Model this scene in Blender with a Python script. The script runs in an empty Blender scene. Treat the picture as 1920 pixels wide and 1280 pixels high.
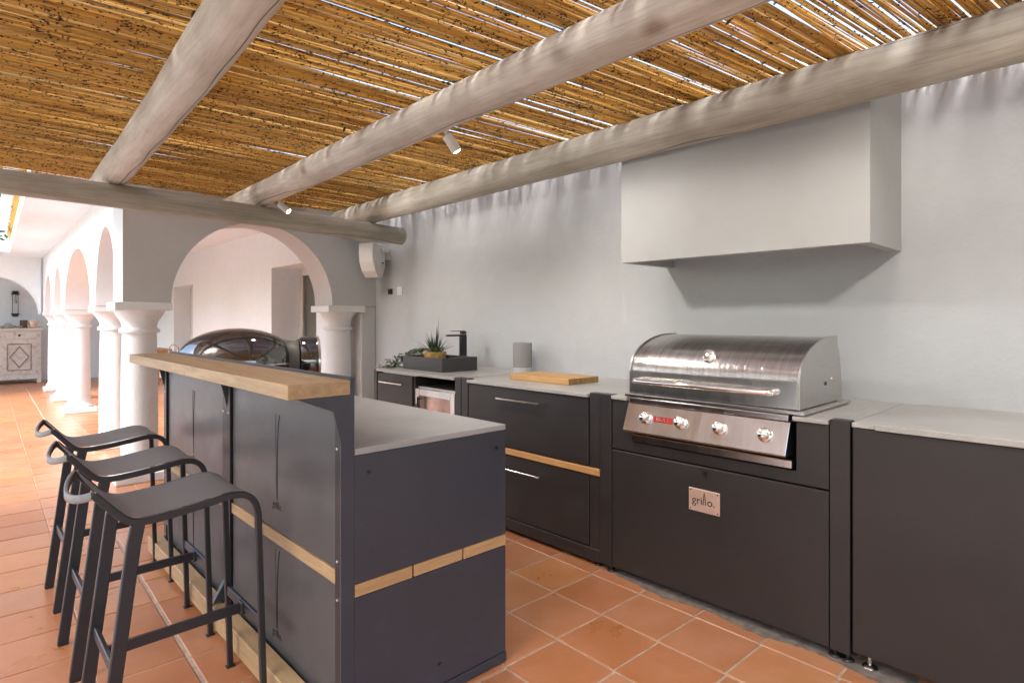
import bpy, bmesh, math, random
from mathutils import Vector, Matrix
random.seed(7)
R = math.radians
sc = bpy.context.scene
COL = sc.collection
# ------------------------------------------------------------------ camera, sky, sun, exposure
CAM_Z = 1.33
cd = bpy.data.cameras.new('camera'); cam = bpy.data.objects.new('camera', cd); COL.objects.link(cam)
cam.location = (0, 0, CAM_Z); cam.rotation_euler = (R(90), 0, R(-43.43))
cd.sensor_width = 36; cd.lens = 36 * 1108 / 1920; cd.shift_y = -41 / 1920
cd.clip_start = 0.05; cd.clip_end = 400
sc.camera = cam
SUN_EL, SUN_AZ = 48.0, 262.0       # elevation, compass heading (deg clockwise from +Y) the light comes from
w = bpy.data.worlds.new('World'); sc.world = w; w.use_nodes = True
wn = w.node_tree.nodes; wl = w.node_tree.links
bg = wn['Background']; sky = wn.new('ShaderNodeTexSky'); sky.sky_type = 'NISHITA'; sky.sun_disc = False
sky.sun_elevation = R(SUN_EL); sky.sun_rotation = R(SUN_AZ); sky.dust_density = 3.0; sky.air_density = 1.0; sky.ozone_density = 0.8
hs = wn.new('ShaderNodeHueSaturation'); hs.inputs['Saturation'].default_value = 1.05
wl.new(sky.outputs[0], hs.inputs['Color']); wl.new(hs.outputs[0], bg.inputs['Color'])
bg.inputs['Strength'].default_value = 0.15
sd = bpy.data.lights.new('sun', 'SUN'); sun = bpy.data.objects.new('sun', sd); COL.objects.link(sun)
sd.energy = 0.7; sd.angle = R(22); sd.color = (1.0, 0.985, 0.965)
az = R(SUN_AZ); el = R(SUN_EL)
dvec = Vector((math.sin(az) * math.cos(el), math.cos(az) * math.cos(el), math.sin(el)))
sun.rotation_euler = (-dvec).to_track_quat('-Z', 'Y').to_euler()
sc.view_settings.view_transform = 'Standard'; sc.view_settings.look = 'None'
sc.view_settings.exposure = 2.3; sc.view_settings.gamma = 1
sc.render.engine = 'CYCLES'
sc.cycles.max_bounces = 12; sc.cycles.diffuse_bounces = 8; sc.cycles.transparent_max_bounces = 12

# ------------------------------------------------------------------ materials
def new_mat(name):
    m = bpy.data.materials.new(name); m.use_nodes = True
    nt = m.node_tree; b = nt.nodes['Principled BSDF']
    return m, nt, b
def N(nt, t, **k):
    n = nt.nodes.new(t)
    for a, v in k.items():
        if a in n.inputs.keys(): n.inputs[a].default_value = v
        else: setattr(n, a, v)
    return n
def L(nt, a, b): nt.links.new(a, b)
def coords(nt, scale=(1, 1, 1), rnd=0.0):
    tc = N(nt, 'ShaderNodeTexCoord'); mp = N(nt, 'ShaderNodeMapping'); mp.inputs['Scale'].default_value = scale
    L(nt, tc.outputs['Object'], mp.inputs['Vector'])
    if rnd:
        oi = N(nt, 'ShaderNodeObjectInfo'); mu = N(nt, 'ShaderNodeMath', operation='MULTIPLY'); mu.inputs[1].default_value = rnd
        L(nt, oi.outputs['Random'], mu.inputs[0]); L(nt, mu.outputs[0], mp.inputs['Location'])
    return mp.outputs[0]
def noise(nt, vec, scale, detail=4, rough=0.55, dist=0.0):
    n = N(nt, 'ShaderNodeTexNoise'); n.inputs['Scale'].default_value = scale; n.inputs['Detail'].default_value = detail
    n.inputs['Roughness'].default_value = rough; n.inputs['Distortion'].default_value = dist
    L(nt, vec, n.inputs['Vector']); return n.outputs['Fac']
def ramp(nt, fac, stops):
    r = N(nt, 'ShaderNodeValToRGB'); e = r.color_ramp.elements
    e[0].position = stops[0][0]; e[0].color = (*stops[0][1], 1)
    e[1].position = stops[-1][0]; e[1].color = (*stops[-1][1], 1)
    for p, c in stops[1:-1]:
        x = e.new(p); x.color = (*c, 1)
    L(nt, fac, r.inputs['Fac']); return r.outputs['Color']
def mixc(nt, fac, a, b, blend='MIX'):
    m = N(nt, 'ShaderNodeMix', data_type='RGBA', blend_type=blend)
    if isinstance(fac, (int, float)): m.inputs[0].default_value = fac
    else: L(nt, fac, m.inputs[0])
    for i, v in ((6, a), (7, b)):
        if isinstance(v, tuple): m.inputs[i].default_value = (*v, 1)
        else: L(nt, v, m.inputs[i])
    return m.outputs[2]
def bump(nt, b, h, strength=0.3, dist=0.01):
    n = N(nt, 'ShaderNodeBump'); n.inputs['Strength'].default_value = strength; n.inputs['Distance'].default_value = dist
    L(nt, h, n.inputs['Height']); L(nt, n.outputs[0], b.inputs['Normal']); return n
def simple(name, col, rough=0.5, metal=0.0, var=0.12, scale=20, bmp=0.1, bd=0.002, stretch=(1, 1, 1), spec=None):
    m, nt, b = new_mat(name); v = coords(nt, stretch, 3.0)
    f = noise(nt, v, scale, 5)
    lo = tuple(c * (1 - var) for c in col); hi = tuple(min(1, c * (1 + var)) for c in col)
    L(nt, ramp(nt, f, [(0.3, lo), (0.7, hi)]), b.inputs['Base Color'])
    b.inputs['Metallic'].default_value = metal
    rr = N(nt, 'ShaderNodeMapRange'); rr.inputs['To Min'].default_value = max(0.02, rough - 0.08); rr.inputs['To Max'].default_value = min(1, rough + 0.08)
    L(nt, noise(nt, v, scale * 0.3, 3), rr.inputs['Value']); L(nt, rr.outputs[0], b.inputs['Roughness'])
    if bmp: bump(nt, b, f, bmp, bd)
    if spec is not None: b.inputs['Specular IOR Level'].default_value = spec
    return m
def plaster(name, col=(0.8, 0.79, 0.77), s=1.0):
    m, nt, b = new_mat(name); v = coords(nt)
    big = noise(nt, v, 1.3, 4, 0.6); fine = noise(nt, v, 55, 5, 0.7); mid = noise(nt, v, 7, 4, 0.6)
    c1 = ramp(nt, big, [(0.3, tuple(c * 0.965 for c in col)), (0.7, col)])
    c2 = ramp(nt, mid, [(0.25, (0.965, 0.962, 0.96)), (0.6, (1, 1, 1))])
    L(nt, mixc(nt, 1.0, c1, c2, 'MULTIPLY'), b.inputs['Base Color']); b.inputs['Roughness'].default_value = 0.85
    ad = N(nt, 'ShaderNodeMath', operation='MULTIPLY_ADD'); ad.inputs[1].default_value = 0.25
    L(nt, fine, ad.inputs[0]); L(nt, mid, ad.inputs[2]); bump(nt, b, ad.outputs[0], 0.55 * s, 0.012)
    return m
M = {}
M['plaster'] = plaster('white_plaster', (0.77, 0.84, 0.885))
M['kplaster'] = plaster('shaded_white_plaster', (0.455, 0.475, 0.488), 0.75)  # kitchen stretch of the white wall, its shade put into the colour
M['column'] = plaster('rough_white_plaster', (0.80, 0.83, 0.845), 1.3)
M['endwall'] = plaster('shaded_endwall_plaster', (0.575, 0.59, 0.59), 1.1)  # white plaster darkened in colour for the shaded arch wall
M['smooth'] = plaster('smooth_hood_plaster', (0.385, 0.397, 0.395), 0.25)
M['black'] = simple('black_paint', (0.012, 0.012, 0.013), 0.35, bmp=0)
M['void'] = simple('dark_interior', (0.01, 0.01, 0.01), 0.9, bmp=0)
def powder(name, col, rough=0.42, metal=0.0):
    m, nt, b = new_mat(name); v = coords(nt, (1, 1, 1), 6.0)
    big = noise(nt, v, 1.7, 4, 0.6, 0.4); mid = noise(nt, v, 9, 5, 0.7); f = noise(nt, v, 420, 2); 
    c = ramp(nt, big, [(0.3, tuple(x * 0.84 for x in col)), (0.7, tuple(x * 1.16 for x in col))])
    dust = ramp(nt, mid, [(0.55, (1, 1, 1)), (0.8, (1.35, 1.33, 1.3))])
    c = mixc(nt, 1.0, c, dust, 'MULTIPLY')
    vs = coords(nt, (0.6, 9.0, 60.0), 4.0); sc_ = noise(nt, vs, 2.3, 2, 0.5)     # faint wipe marks and scratches
    c = mixc(nt, ramp(nt, sc_, [(0.72, (0, 0, 0)), (0.80, (0.25, 0.25, 0.25))]), c, tuple(min(1, x * 2.0 + 0.01) for x in col))
    L(nt, c, b.inputs['Base Color']); b.inputs['Metallic'].default_value = metal
    rr = N(nt, 'ShaderNodeMapRange'); rr.inputs['To Min'].default_value = rough - 0.13; rr.inputs['To Max'].default_value = rough + 0.13
    L(nt, mid, rr.inputs['Value']); L(nt, rr.outputs[0], b.inputs['Roughness']); bump(nt, b, f, 0.25, 0.0005)
    return m
M['anth'] = powder('anthracite_powder_coat', (0.0270, 0.0235, 0.0225))
M['anthb'] = powder('blue_black_powder_coat', (0.045, 0.049, 0.064))
M['panel'] = powder('grey_back_panel', (0.082, 0.080, 0.082), 0.38, 0.2)
M['stool'] = simple('stool_powder_coat', (0.034, 0.034, 0.038), 0.33, 0.25, 0.1, 300, 0.15, 0.0005)
M['stoolgrey'] = simple('pale_grey_cast_rail', (0.17, 0.168, 0.165), 0.4, 0.2, 0.1, 60, 0.1)
M['chrome'] = simple('chrome', (0.85, 0.83, 0.80), 0.08, 1.0, 0.03, 10, 0)
M['nickel'] = simple('satin_nickel', (0.75, 0.71, 0.66), 0.25, 1.0, 0.05, 40, 0.05)
M['copper'] = simple('copper_plate', (0.85, 0.62, 0.50), 0.35, 0.6, 0.06, 30, 0.05)
M['red'] = simple('red_enamel', (0.45, 0.02, 0.025), 0.3, bmp=0)
M['whitep'] = simple('white_plastic', (0.72, 0.71, 0.69), 0.4, 0, 0.03, 30, 0.02)
M['speaker'] = simple('grey_fabric_grille', (0.24, 0.235, 0.23), 0.75, 0, 0.15, 400, 0.3, 0.001)
M['speakerb'] = simple('pale_speaker_base', (0.45, 0.45, 0.44), 0.5, 0, 0.03, 30, 0)
M['leafd'] = simple('dark_blade_leaf', (0.035, 0.07, 0.025), 0.45, 0, 0.4, 30, 0)
M['leafs'] = simple('sage_leaf', (0.11, 0.15, 0.08), 0.6, 0, 0.4, 40, 0)
M['leaft'] = simple('tree_leaf', (0.07, 0.12, 0.03), 0.6, 0, 0.5, 3, 0)
M['bark'] = simple('bark', (0.12, 0.09, 0.06), 0.9, 0, 0.3, 12, 0.5, 0.02)
M['gold'] = simple('gilded_pot', (0.70, 0.45, 0.16), 0.4, 0.4, 0.25, 40, 0.3)
M['basin'] = simple('dark_stone_basin', (0.05, 0.05, 0.05), 0.4, 0, 0.15, 80, 0.1)
M['grout'] = simple('pale_grout', (0.42, 0.33, 0.25), 0.9, 0, 0.2, 30, 0.3)
M['shell'] = simple('grey_shells', (0.4, 0.37, 0.34), 0.7, 0, 0.4, 60, 0.4)
M['lawn'] = simple('garden_ground', (0.10, 0.13, 0.05), 0.95, 0, 0.3, 4, 0.4, 0.02)
M['glossb'] = simple('gloss_black_enamel', (0.006, 0.006, 0.007), 0.03, 0, 0.1, 5, 0, spec=1.0)
M['glossb'].node_tree.nodes['Principled BSDF'].inputs['IOR'].default_value = 1.9
M['matg'] = simple('matt_grey_enamel', (0.10, 0.095, 0.085), 0.5, 0, 0.1, 50, 0.05)
M['frame'] = simple('painted_window_frame', (0.6, 0.59, 0.56), 0.5, 0, 0.05, 30, 0.05)
M['curtain'] = simple('grey_green_curtain', (0.22, 0.22, 0.17), 0.7, 0, 0.2, 6, 0.2, 0.02, (1, 8, 0.3))
M['skirt'] = simple('terracotta_skirting', (0.36, 0.11, 0.05), 0.6, 0, 0.2, 8, 0.1)

def stone(name, col, rough):
    m, nt, b = new_mat(name); v = coords(nt)
    a = noise(nt, v, 3.0, 6, 0.65); f = noise(nt, v, 180, 3)
    c = ramp(nt, a, [(0.3, tuple(x * 0.8 for x in col)), (0.7, tuple(x * 1.12 for x in col))])
    L(nt, mixc(nt, 0.5, c, ramp(nt, f, [(0.35, (0.75,) * 3), (0.65, (1,) * 3)]), 'MULTIPLY'), b.inputs['Base Color'])
    b.inputs['Roughness'].default_value = rough; bump(nt, b, f, 0.1, 0.001); return m
M['stone'] = stone('grey_ceramic_counter', (0.42, 0.41, 0.385), 0.30)
M['stone2'] = stone('grey_ceramic_counter_island', (0.41, 0.41, 0.40), 0.28)

def steel(name, stretch, rough=0.22, col=(0.66, 0.63, 0.60), aniso=0.0, bs=0.12):
    m, nt, b = new_mat(name); v = coords(nt, stretch)
    f = noise(nt, v, 60, 4, 0.7); g = noise(nt, v, 14, 3, 0.6)
    b.inputs['Metallic'].default_value = 1.0
    L(nt, ramp(nt, f, [(0.3, tuple(c * (0.62 if aniso else 0.85) for c in col)), (0.7, col)]), b.inputs['Base Color'])  # lid streaks darkened further to stand in for reflected roof gaps
    rr = N(nt, 'ShaderNodeMapRange'); rr.inputs['To Min'].default_value = rough - 0.07; rr.inputs['To Max'].default_value = rough + 0.12
    L(nt, g, rr.inputs['Value']); L(nt, rr.outputs[0], b.inputs['Roughness'])
    ad = N(nt, 'ShaderNodeMath', operation='ADD'); L(nt, f, ad.inputs[0]); L(nt, g, ad.inputs[1])
    bump(nt, b, ad.outputs[0], bs, 0.0012)
    if aniso:
        b.inputs['Anisotropic'].default_value = aniso; tg = N(nt, 'ShaderNodeTangent', direction_type='RADIAL', axis='Y'); L(nt, tg.outputs[0], b.inputs['Tangent'])
        b.inputs['Anisotropic Rotation'].default_value = 0.0
    return m
M['lidsteel'] = steel('brushed_steel_lid', (0.06, 1.3, 0.06), 0.17, aniso=0.75, bs=1.0)
M['steel'] = steel('brushed_steel', (0.15, 1.0, 0.15), 0.19, bs=0.07)
M['steelv'] = steel('brushed_steel_side', (2.0, 1.0, 2.0), 0.32, (0.60, 0.58, 0.55), bs=0.05)

def wood(name, c1, c2, axis=1, rough=0.5):
    m, nt, b = new_mat(name); s = [9, 9, 9]; s[axis] = 0.7
    v = coords(nt, tuple(s), 8.0); f = noise(nt, v, 4, 7, 0.65, 0.6); g = noise(nt, v, 22, 4, 0.6)
    c = ramp(nt, f, [(0.28, c1), (0.5, tuple((a + d) / 2 for a, d in zip(c1, c2))), (0.72, c2)])
    L(nt, mixc(nt, 0.6, c, ramp(nt, g, [(0.35, (0.8, 0.75, 0.68)), (0.6, (1, 1, 1))]), 'MULTIPLY'), b.inputs['Base Color'])
    b.inputs['Roughness'].default_value = rough; bump(nt, b, g, 0.15, 0.001); return m
M['oak'] = wood('pale_oak_along', (0.34, 0.215, 0.105), (0.50, 0.36, 0.205))
M['oakx'] = wood('pale_oak_across', (0.46, 0.27, 0.12), (0.62, 0.40, 0.20), 0)
M['iroko'] = wood('warm_wood_strip', (0.50, 0.26, 0.09), (0.66, 0.38, 0.16))
M['board'] = wood('cutting_board_side', (0.46, 0.25, 0.08), (0.62, 0.38, 0.15))
M['boardend'] = wood('cutting_board_end', (0.14, 0.08, 0.02), (0.52, 0.34, 0.12), 2)
M['rustic'] = wood('rustic_wood', (0.35, 0.22, 0.11), (0.55, 0.38, 0.2), 2, 0.7)

def pole_mat(name='whitewashed_pole', k=1.0, tint=(1, 1, 1)):       # whitewashed pine pole: faint grain, stains, a wandering drying crack
    m, nt, b = new_mat(name); v = coords(nt, (10, 10, 0.9), 20.0)
    f = noise(nt, v, 2.2, 6, 0.6, 0.5)
    v2 = coords(nt, (2, 2, 2), 9.0); st = noise(nt, v2, 1.6, 4, 0.6)
    c = ramp(nt, f, [(0.25, (0.44, 0.40, 0.35)), (0.6, (0.60, 0.56, 0.51)), (0.8, (0.66, 0.62, 0.57))])
    fg = noise(nt, coords(nt, (60, 60, 2.2), 20.0), 2.0, 4, 0.6)
    c = mixc(nt, 0.5, c, ramp(nt, fg, [(0.36, (0.72, 0.70, 0.66)), (0.52, (1, 1, 1))]), 'MULTIPLY')
    c = mixc(nt, 1.0, c, ramp(nt, st, [(0.3, (0.82, 0.79, 0.74)), (0.55, (1, 0.98, 0.96))]), 'MULTIPLY')
    tc = N(nt, 'ShaderNodeTexCoord'); sx = N(nt, 'ShaderNodeSeparateXYZ'); L(nt, tc.outputs['Object'], sx.inputs[0])
    at = N(nt, 'ShaderNodeMath', operation='ARCTAN2'); L(nt, sx.outputs[1], at.inputs[0]); L(nt, sx.outputs[0], at.inputs[1])
    vz = coords(nt, (0.02, 0.02, 1.0), 30.0); nz = noise(nt, vz, 0.7, 2, 0.4)
    mm = N(nt, 'ShaderNodeMath', operation='MULTIPLY_ADD'); mm.inputs[1].default_value = 3.2; mm.inputs[2].default_value = -3.4
    L(nt, nz, mm.inputs[0]); sb = N(nt, 'ShaderNodeMath', operation='SUBTRACT'); L(nt, at.outputs[0], sb.inputs[0]); L(nt, mm.outputs[0], sb.inputs[1])
    sn = N(nt, 'ShaderNodeMath', operation='SINE'); L(nt, sb.outputs[0], sn.inputs[0]); ab = N(nt, 'ShaderNodeMath', operation='ABSOLUTE'); L(nt, sn.outputs[0], ab.inputs[0])
    cr = ramp(nt, ab.outputs[0], [(0.016, (0.10, 0.08, 0.06)), (0.05, (1, 1, 1))])
    c = mixc(nt, 0.85, c, cr, 'MULTIPLY')
    vo = N(nt, 'ShaderNodeTexVoronoi'); vo.inputs['Scale'].default_value = 1.0; L(nt, coords(nt, (3.0, 3.0, 2.2), 5.0), vo.inputs['Vector'])
    kn = ramp(nt, vo.outputs['Distance'], [(0.05, (0.42, 0.33, 0.24)), (0.14, (1, 1, 1))])
    c = mixc(nt, 0.7, c, kn, 'MULTIPLY')
    c = mixc(nt, 1.0, c, tuple(k * x for x in tint), 'MULTIPLY')
    L(nt, c, b.inputs['Base Color']); b.inputs['Roughness'].default_value = 0.62
    ad = N(nt, 'ShaderNodeMath', operation='MULTIPLY'); L(nt, f, ad.inputs[0]); L(nt, cr, ad.inputs[1]); bump(nt, b, ad.outputs[0], 0.3, 0.006)
    return m
M['pole'] = pole_mat(k=1.06, tint=(0.98, 1.02, 1.02))
M['polegrey'] = pole_mat('weathered_grey_pole', 0.74, (0.95, 1.0, 0.97))
def reed_mat():
    m, nt, b = new_mat('golden_reed')
    at = N(nt, 'ShaderNodeAttribute', attribute_name='rnd'); oi = N(nt, 'ShaderNodeObjectInfo')
    s = N(nt, 'ShaderNodeMath', operation='ADD'); L(nt, at.outputs['Fac'], s.inputs[0]); L(nt, oi.outputs['Random'], s.inputs[1])
    fr = N(nt, 'ShaderNodeMath', operation='FRACT'); L(nt, s.outputs[0], fr.inputs[0])
    c = ramp(nt, fr.outputs[0], [(0.0, (0.50, 0.31, 0.085)), (0.25, (0.68, 0.46, 0.14)), (0.5, (0.78, 0.57, 0.21)), (0.72, (0.60, 0.40, 0.12)), (0.9, (0.85, 0.68, 0.32)), (1.0, (0.34, 0.21, 0.08))])
    tc = N(nt, 'ShaderNodeTexCoord'); mp = N(nt, 'ShaderNodeMapping'); mp.inputs['Scale'].default_value = (2.2, 0.4, 0.4)
    L(nt, tc.outputs['Object'], mp.inputs['Vector'])
    cb = N(nt, 'ShaderNodeCombineXYZ'); mu = N(nt, 'ShaderNodeMath', operation='MULTIPLY'); mu.inputs[1].default_value = 400; L(nt, fr.outputs[0], mu.inputs[0])
    L(nt, mu.outputs[0], cb.inputs[1]); L(nt, cb.outputs[0], mp.inputs['Location'])
    f = noise(nt, mp.outputs[0], 2.5, 5, 0.7)
    c = mixc(nt, 0.8, c, ramp(nt, f, [(0.31, (0.36, 0.29, 0.20)), (0.44, (0.95, 0.92, 0.88)), (0.7, (1.1, 1.08, 1.0))]), 'MULTIPLY')
    # ring nodes: dark band about every 22 cm, offset per reed
    sx = N(nt, 'ShaderNodeSeparateXYZ'); L(nt, tc.outputs['Object'], sx.inputs[0])
    ma = N(nt, 'ShaderNodeMath', operation='MULTIPLY_ADD'); ma.inputs[1].default_value = 4.6; L(nt, sx.outputs[0], ma.inputs[0]); L(nt, mu.outputs[0], ma.inputs[2])
    f2 = N(nt, 'ShaderNodeMath', operation='FRACT'); L(nt, ma.outputs[0], f2.inputs[0])
    c = mixc(nt, 1.0, c, ramp(nt, f2.outputs[0], [(0.0, (0.25, 0.18, 0.1)), (0.035, (1, 1, 1))]), 'MULTIPLY')
    L(nt, c, b.inputs['Base Color']); b.inputs['Roughness'].default_value = 0.38
    tr = N(nt, 'ShaderNodeBsdfTranslucent'); L(nt, c, tr.inputs['Color'])
    mx = N(nt, 'ShaderNodeMixShader'); mx.inputs[0].default_value = 0.5
    L(nt, b.outputs[0], mx.inputs[1]); L(nt, tr.outputs[0], mx.inputs[2]); L(nt, mx.outputs[0], nt.nodes['Material Output'].inputs['Surface'])
    return m
M['reed'] = reed_mat()
M['husk'] = simple('dark_leaf_husk', (0.05, 0.03, 0.015), 0.9, 0, 0.4, 30, 0)
def tile_mat():
    m, nt, b = new_mat('terracotta_tile'); v = coords(nt, (1, 1, 1), 40.0)
    oi = N(nt, 'ShaderNodeObjectInfo')
    base = ramp(nt, oi.outputs['Random'], [(0.0, (0.38, 0.150, 0.066)), (0.35, (0.44, 0.185, 0.085)), (0.7, (0.42, 0.19, 0.098)), (1.0, (0.49, 0.215, 0.085))])
    a = noise(nt, v, 5.0, 5, 0.6, 0.4); f = noise(nt, v, 30, 5, 0.65)
    c = mixc(nt, 0.8, base, ramp(nt, a, [(0.3, (0.88, 0.80, 0.60)), (0.55, (1, 1, 1)), (0.75, (1.1, 1.25, 1.5))]), 'MULTIPLY')
    bl = ramp(nt, f, [(0.60, (0, 0, 0)), (0.85, (0.4, 0.4, 0.4))])
    c = mixc(nt, bl, c, (0.55, 0.36, 0.27))
    L(nt, c, b.inputs['Base Color'])
    rr = N(nt, 'ShaderNodeMapRange'); rr.inputs['To Min'].default_value = 0.2; rr.inputs['To Max'].default_value = 0.42
    L(nt, a, rr.inputs['Value']); L(nt, rr.outputs[0], b.inputs['Roughness']); bump(nt, b, f, 0.25, 0.003); return m
M['tile'] = tile_mat()
def distressed():
    m, nt, b = new_mat('distressed_white_paint'); v = coords(nt, (1, 1, 1)); f = noise(nt, v, 14, 7, 0.75, 0.5)
    L(nt, ramp(nt, f, [(0.30, (0.42, 0.33, 0.25)), (0.40, (0.60, 0.53, 0.45)), (0.50, (0.74, 0.69, 0.62))]), b.inputs['Base Color'])
    b.inputs['Roughness'].default_value = 0.8; bump(nt, b, f, 0.4, 0.004); return m
M['shabby'] = distressed()
M['worn'] = simple('worn_brown_edges', (0.36, 0.28, 0.21), 0.8, 0, 0.4, 20, 0.3)
def emit(name, col, s):
    m, nt, b = new_mat(name); b.inputs['Emission Color'].default_value = (*col, 1); b.inputs['Emission Strength'].default_value = s; return m
M['lamp'] = emit('lit_lamp', (1.0, 0.78, 0.45), 14)
def glass(name, col=(0.9, 0.9, 0.9), rough=0.03):
    m, nt, b = new_mat(name); b.inputs['Base Color'].default_value = (*col, 1); b.inputs['Roughness'].default_value = rough
    b.inputs['Transmission Weight'].default_value = 1.0; b.inputs['IOR'].default_value = 1.45; return m
M['glass'] = glass('clear_glass')
M['cooler'] = simple('warm_reflection_glass', (0.42, 0.30, 0.25), 0.12, 0.7, 0.25, 9, 0.05)  # coppery tint paints the warm reflection in the door glass

# ------------------------------------------------------------------ mesh helpers
class MB:
    def __init__(s): s.bm = bmesh.new()
    def _new(s, n0): return [v for v in list(s.bm.verts)[n0:]]
    def box(s, x0, x1, y0, y1, z0, z1, bev=0.0, seg=1):
        b = s.bm; q = bmesh.new()
        vs = [q.verts.new(p) for p in ((x0, y0, z0), (x1, y0, z0), (x1, y1, z0), (x0, y1, z0), (x0, y0, z1), (x1, y0, z1), (x1, y1, z1), (x0, y1, z1))]
        for f in ((0, 3, 2, 1), (4, 5, 6, 7), (0, 1, 5, 4), (1, 2, 6, 5), (2, 3, 7, 6), (3, 0, 4, 7)): q.faces.new([vs[i] for i in f])
        if bev: bmesh.ops.bevel(q, geom=q.edges[:] , offset=bev, segments=seg, affect='EDGES', profile=0.5)
        s.merge(q); return s
    def merge(s, q, mat=None):
        if mat is not None: bmesh.ops.transform(q, matrix=mat, verts=q.verts[:])
        m = bpy.data.meshes.new('t'); q.to_mesh(m); q.free(); s.bm.from_mesh(m); bpy.data.meshes.remove(m)
    def prism(s, pts, axis, a, b, bev=0.0):     # polygon pts in the two other axes (cyclic order), extruded along axis from a to b
        q = bmesh.new()
        def mk(p, t):
            return {0: (t, p[0], p[1]), 1: (p[0], t, p[1]), 2: (p[0], p[1], t)}[axis]
        A = [q.verts.new(mk(p, a)) for p in pts]; B = [q.verts.new(mk(p, b)) for p in pts]
        q.faces.new(A); q.faces.new(B[::-1]); n = len(pts)
        for i in range(n): q.faces.new((A[i], B[i], B[(i + 1) % n], A[(i + 1) % n]))
        bmesh.ops.recalc_face_normals(q, faces=q.faces[:])
        if bev: bmesh.ops.bevel(q, geom=q.edges[:], offset=bev, segments=1, affect='EDGES', profile=0.5)
        s.merge(q); return s
    def lathe(s, prof, c=(0, 0, 0), seg=32, mat=None):   # prof: list (r,z) about Z
        q = bmesh.new(); rings = []
        for r, z in prof:
            if r < 1e-6: rings.append([q.verts.new((0, 0, z))])
            else: rings.append([q.verts.new((r * math.cos(2 * math.pi * i / seg), r * math.sin(2 * math.pi * i / seg), z)) for i in range(seg)])
        for a, b in zip(rings, rings[1:]):
            for i in range(seg):
                j = (i + 1) % seg
                if len(a) == 1 and len(b) == 1: continue
                if len(a) == 1: q.faces.new((a[0], b[j], b[i]))
                elif len(b) == 1: q.faces.new((a[i], a[j], b[0]))
                else: q.faces.new((a[i], a[j], b[j], b[i]))
        if len(rings[0]) > 1: q.faces.new(rings[0][::-1])
        if len(rings[-1]) > 1: q.faces.new(rings[-1])
        bmesh.ops.recalc_face_normals(q, faces=q.faces[:])
        m = Matrix.Translation(Vector(c))
        if mat is not None: m = m @ mat
        s.merge(q, m); return s
    def tube(s, path, rad, seg=10, sx=None, closed=False):  # path pts; rad scalar/list; sx=(w,h,upvec): rectangular bar
        q = bmesh.new(); P = [Vector(p) for p in path]; n = len(P); rings = []; up = None
        for i, p in enumerate(P):
            if closed: t = P[(i + 1) % n] - P[i - 1]
            else: t = (P[min(i + 1, n - 1)] - P[max(i - 1, 0)])
            t.normalize()
            if up is None:
                up = Vector(sx[2]) if sx else (Vector((0, 0, 1)) if abs(t.z) < 0.9 else Vector((0, 1, 0)))
            side = t.cross(up if not sx else Vector(sx[2])); side.normalize(); u2 = side.cross(t); u2.normalize()
            if not sx: up = u2
            r = rad[i] if isinstance(rad, (list, tuple)) else rad
            if sx:
                w_, h_ = sx[0] / 2, sx[1] / 2; c = min(w_, h_) * 0.3; rg = []
                for a, b_ in ((w_, h_ - c), (w_ - c, h_), (-w_ + c, h_), (-w_, h_ - c), (-w_, -h_ + c), (-w_ + c, -h_), (w_ - c, -h_), (w_, -h_ + c)):
                    rg.append(q.verts.new(p + side * a + u2 * b_))
            else: rg = [q.verts.new(p + side * (r * math.cos(2 * math.pi * k / seg)) + u2 * (r * math.sin(2 * math.pi * k / seg))) for k in range(seg)]
            rings.append(rg)
        m = len(rings[0])
        prs = list(zip(rings, rings[1:])) + ([(rings[-1], rings[0])] if closed else [])
        for a, b in prs:
            for i in range(m): q.faces.new((a[i], a[(i + 1) % m], b[(i + 1) % m], b[i]))
        if not closed: q.faces.new(rings[0][::-1]); q.faces.new(rings[-1])
        bmesh.ops.recalc_face_normals(q, faces=q.faces[:]); s.merge(q); return s
    def cyl(s, a, b, r, seg=20): return s.tube([a, b], r, seg)
    def quad(s, *p):
        s.bm.faces.new([s.bm.verts.new(x) for x in p]); return s
    def xf(s, m): bmesh.ops.transform(s.bm, matrix=m, verts=s.bm.verts[:]); return s
    def mesh(s, name, mat, smooth=None):
        me = bpy.data.meshes.new(name); s.bm.to_mesh(me); s.bm.free()
        if isinstance(mat, (list, tuple)):
            for x in mat: me.materials.append(x)
        else: me.materials.append(mat)
        if smooth is not None:
            me.polygons.foreach_set('use_smooth', [True] * len(me.polygons))
            try: me.set_sharp_from_angle(angle=R(smooth))
            except Exception: pass
        return me
ORG = {}
def worldorg(o):
    return ORG.get(o.name, Vector((0, 0, 0)))
def thing(name, label, cat, loc=(0, 0, 0), group=None):
    o = bpy.data.objects.new(name, None); COL.objects.link(o); o.location = loc; o.empty_display_size = 0.1
    o['label'] = label; o['category'] = cat
    if group: o['group'] = group
    ORG[o.name] = Vector(loc); return o
def part(name, mb, mat, parent, smooth=None, label=None):
    """world-coordinate mesh builder -> child mesh of parent, origin at the thing's base"""
    org = worldorg(parent)
    if org.length: mb.xf(Matrix.Translation(-org))
    me = mb.mesh(name, mat, smooth); o = bpy.data.objects.new(name, me); COL.objects.link(o); o.parent = parent
    ORG[o.name] = org
    if label: o['label'] = label
    return o
def single(name, mb, mat, label, cat, loc=(0, 0, 0), smooth=None, group=None):
    mb.xf(Matrix.Translation(-Vector(loc)))
    me = mb.mesh(name, mat, smooth); o = bpy.data.objects.new(name, me); COL.objects.link(o); o.location = loc
    o['label'] = label; o['category'] = cat
    if group: o['group'] = group
    ORG[o.name] = Vector(loc); return o
def bx(*a, bev=0.0, seg=1): return MB().box(*a, bev=bev, seg=seg)
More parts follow.
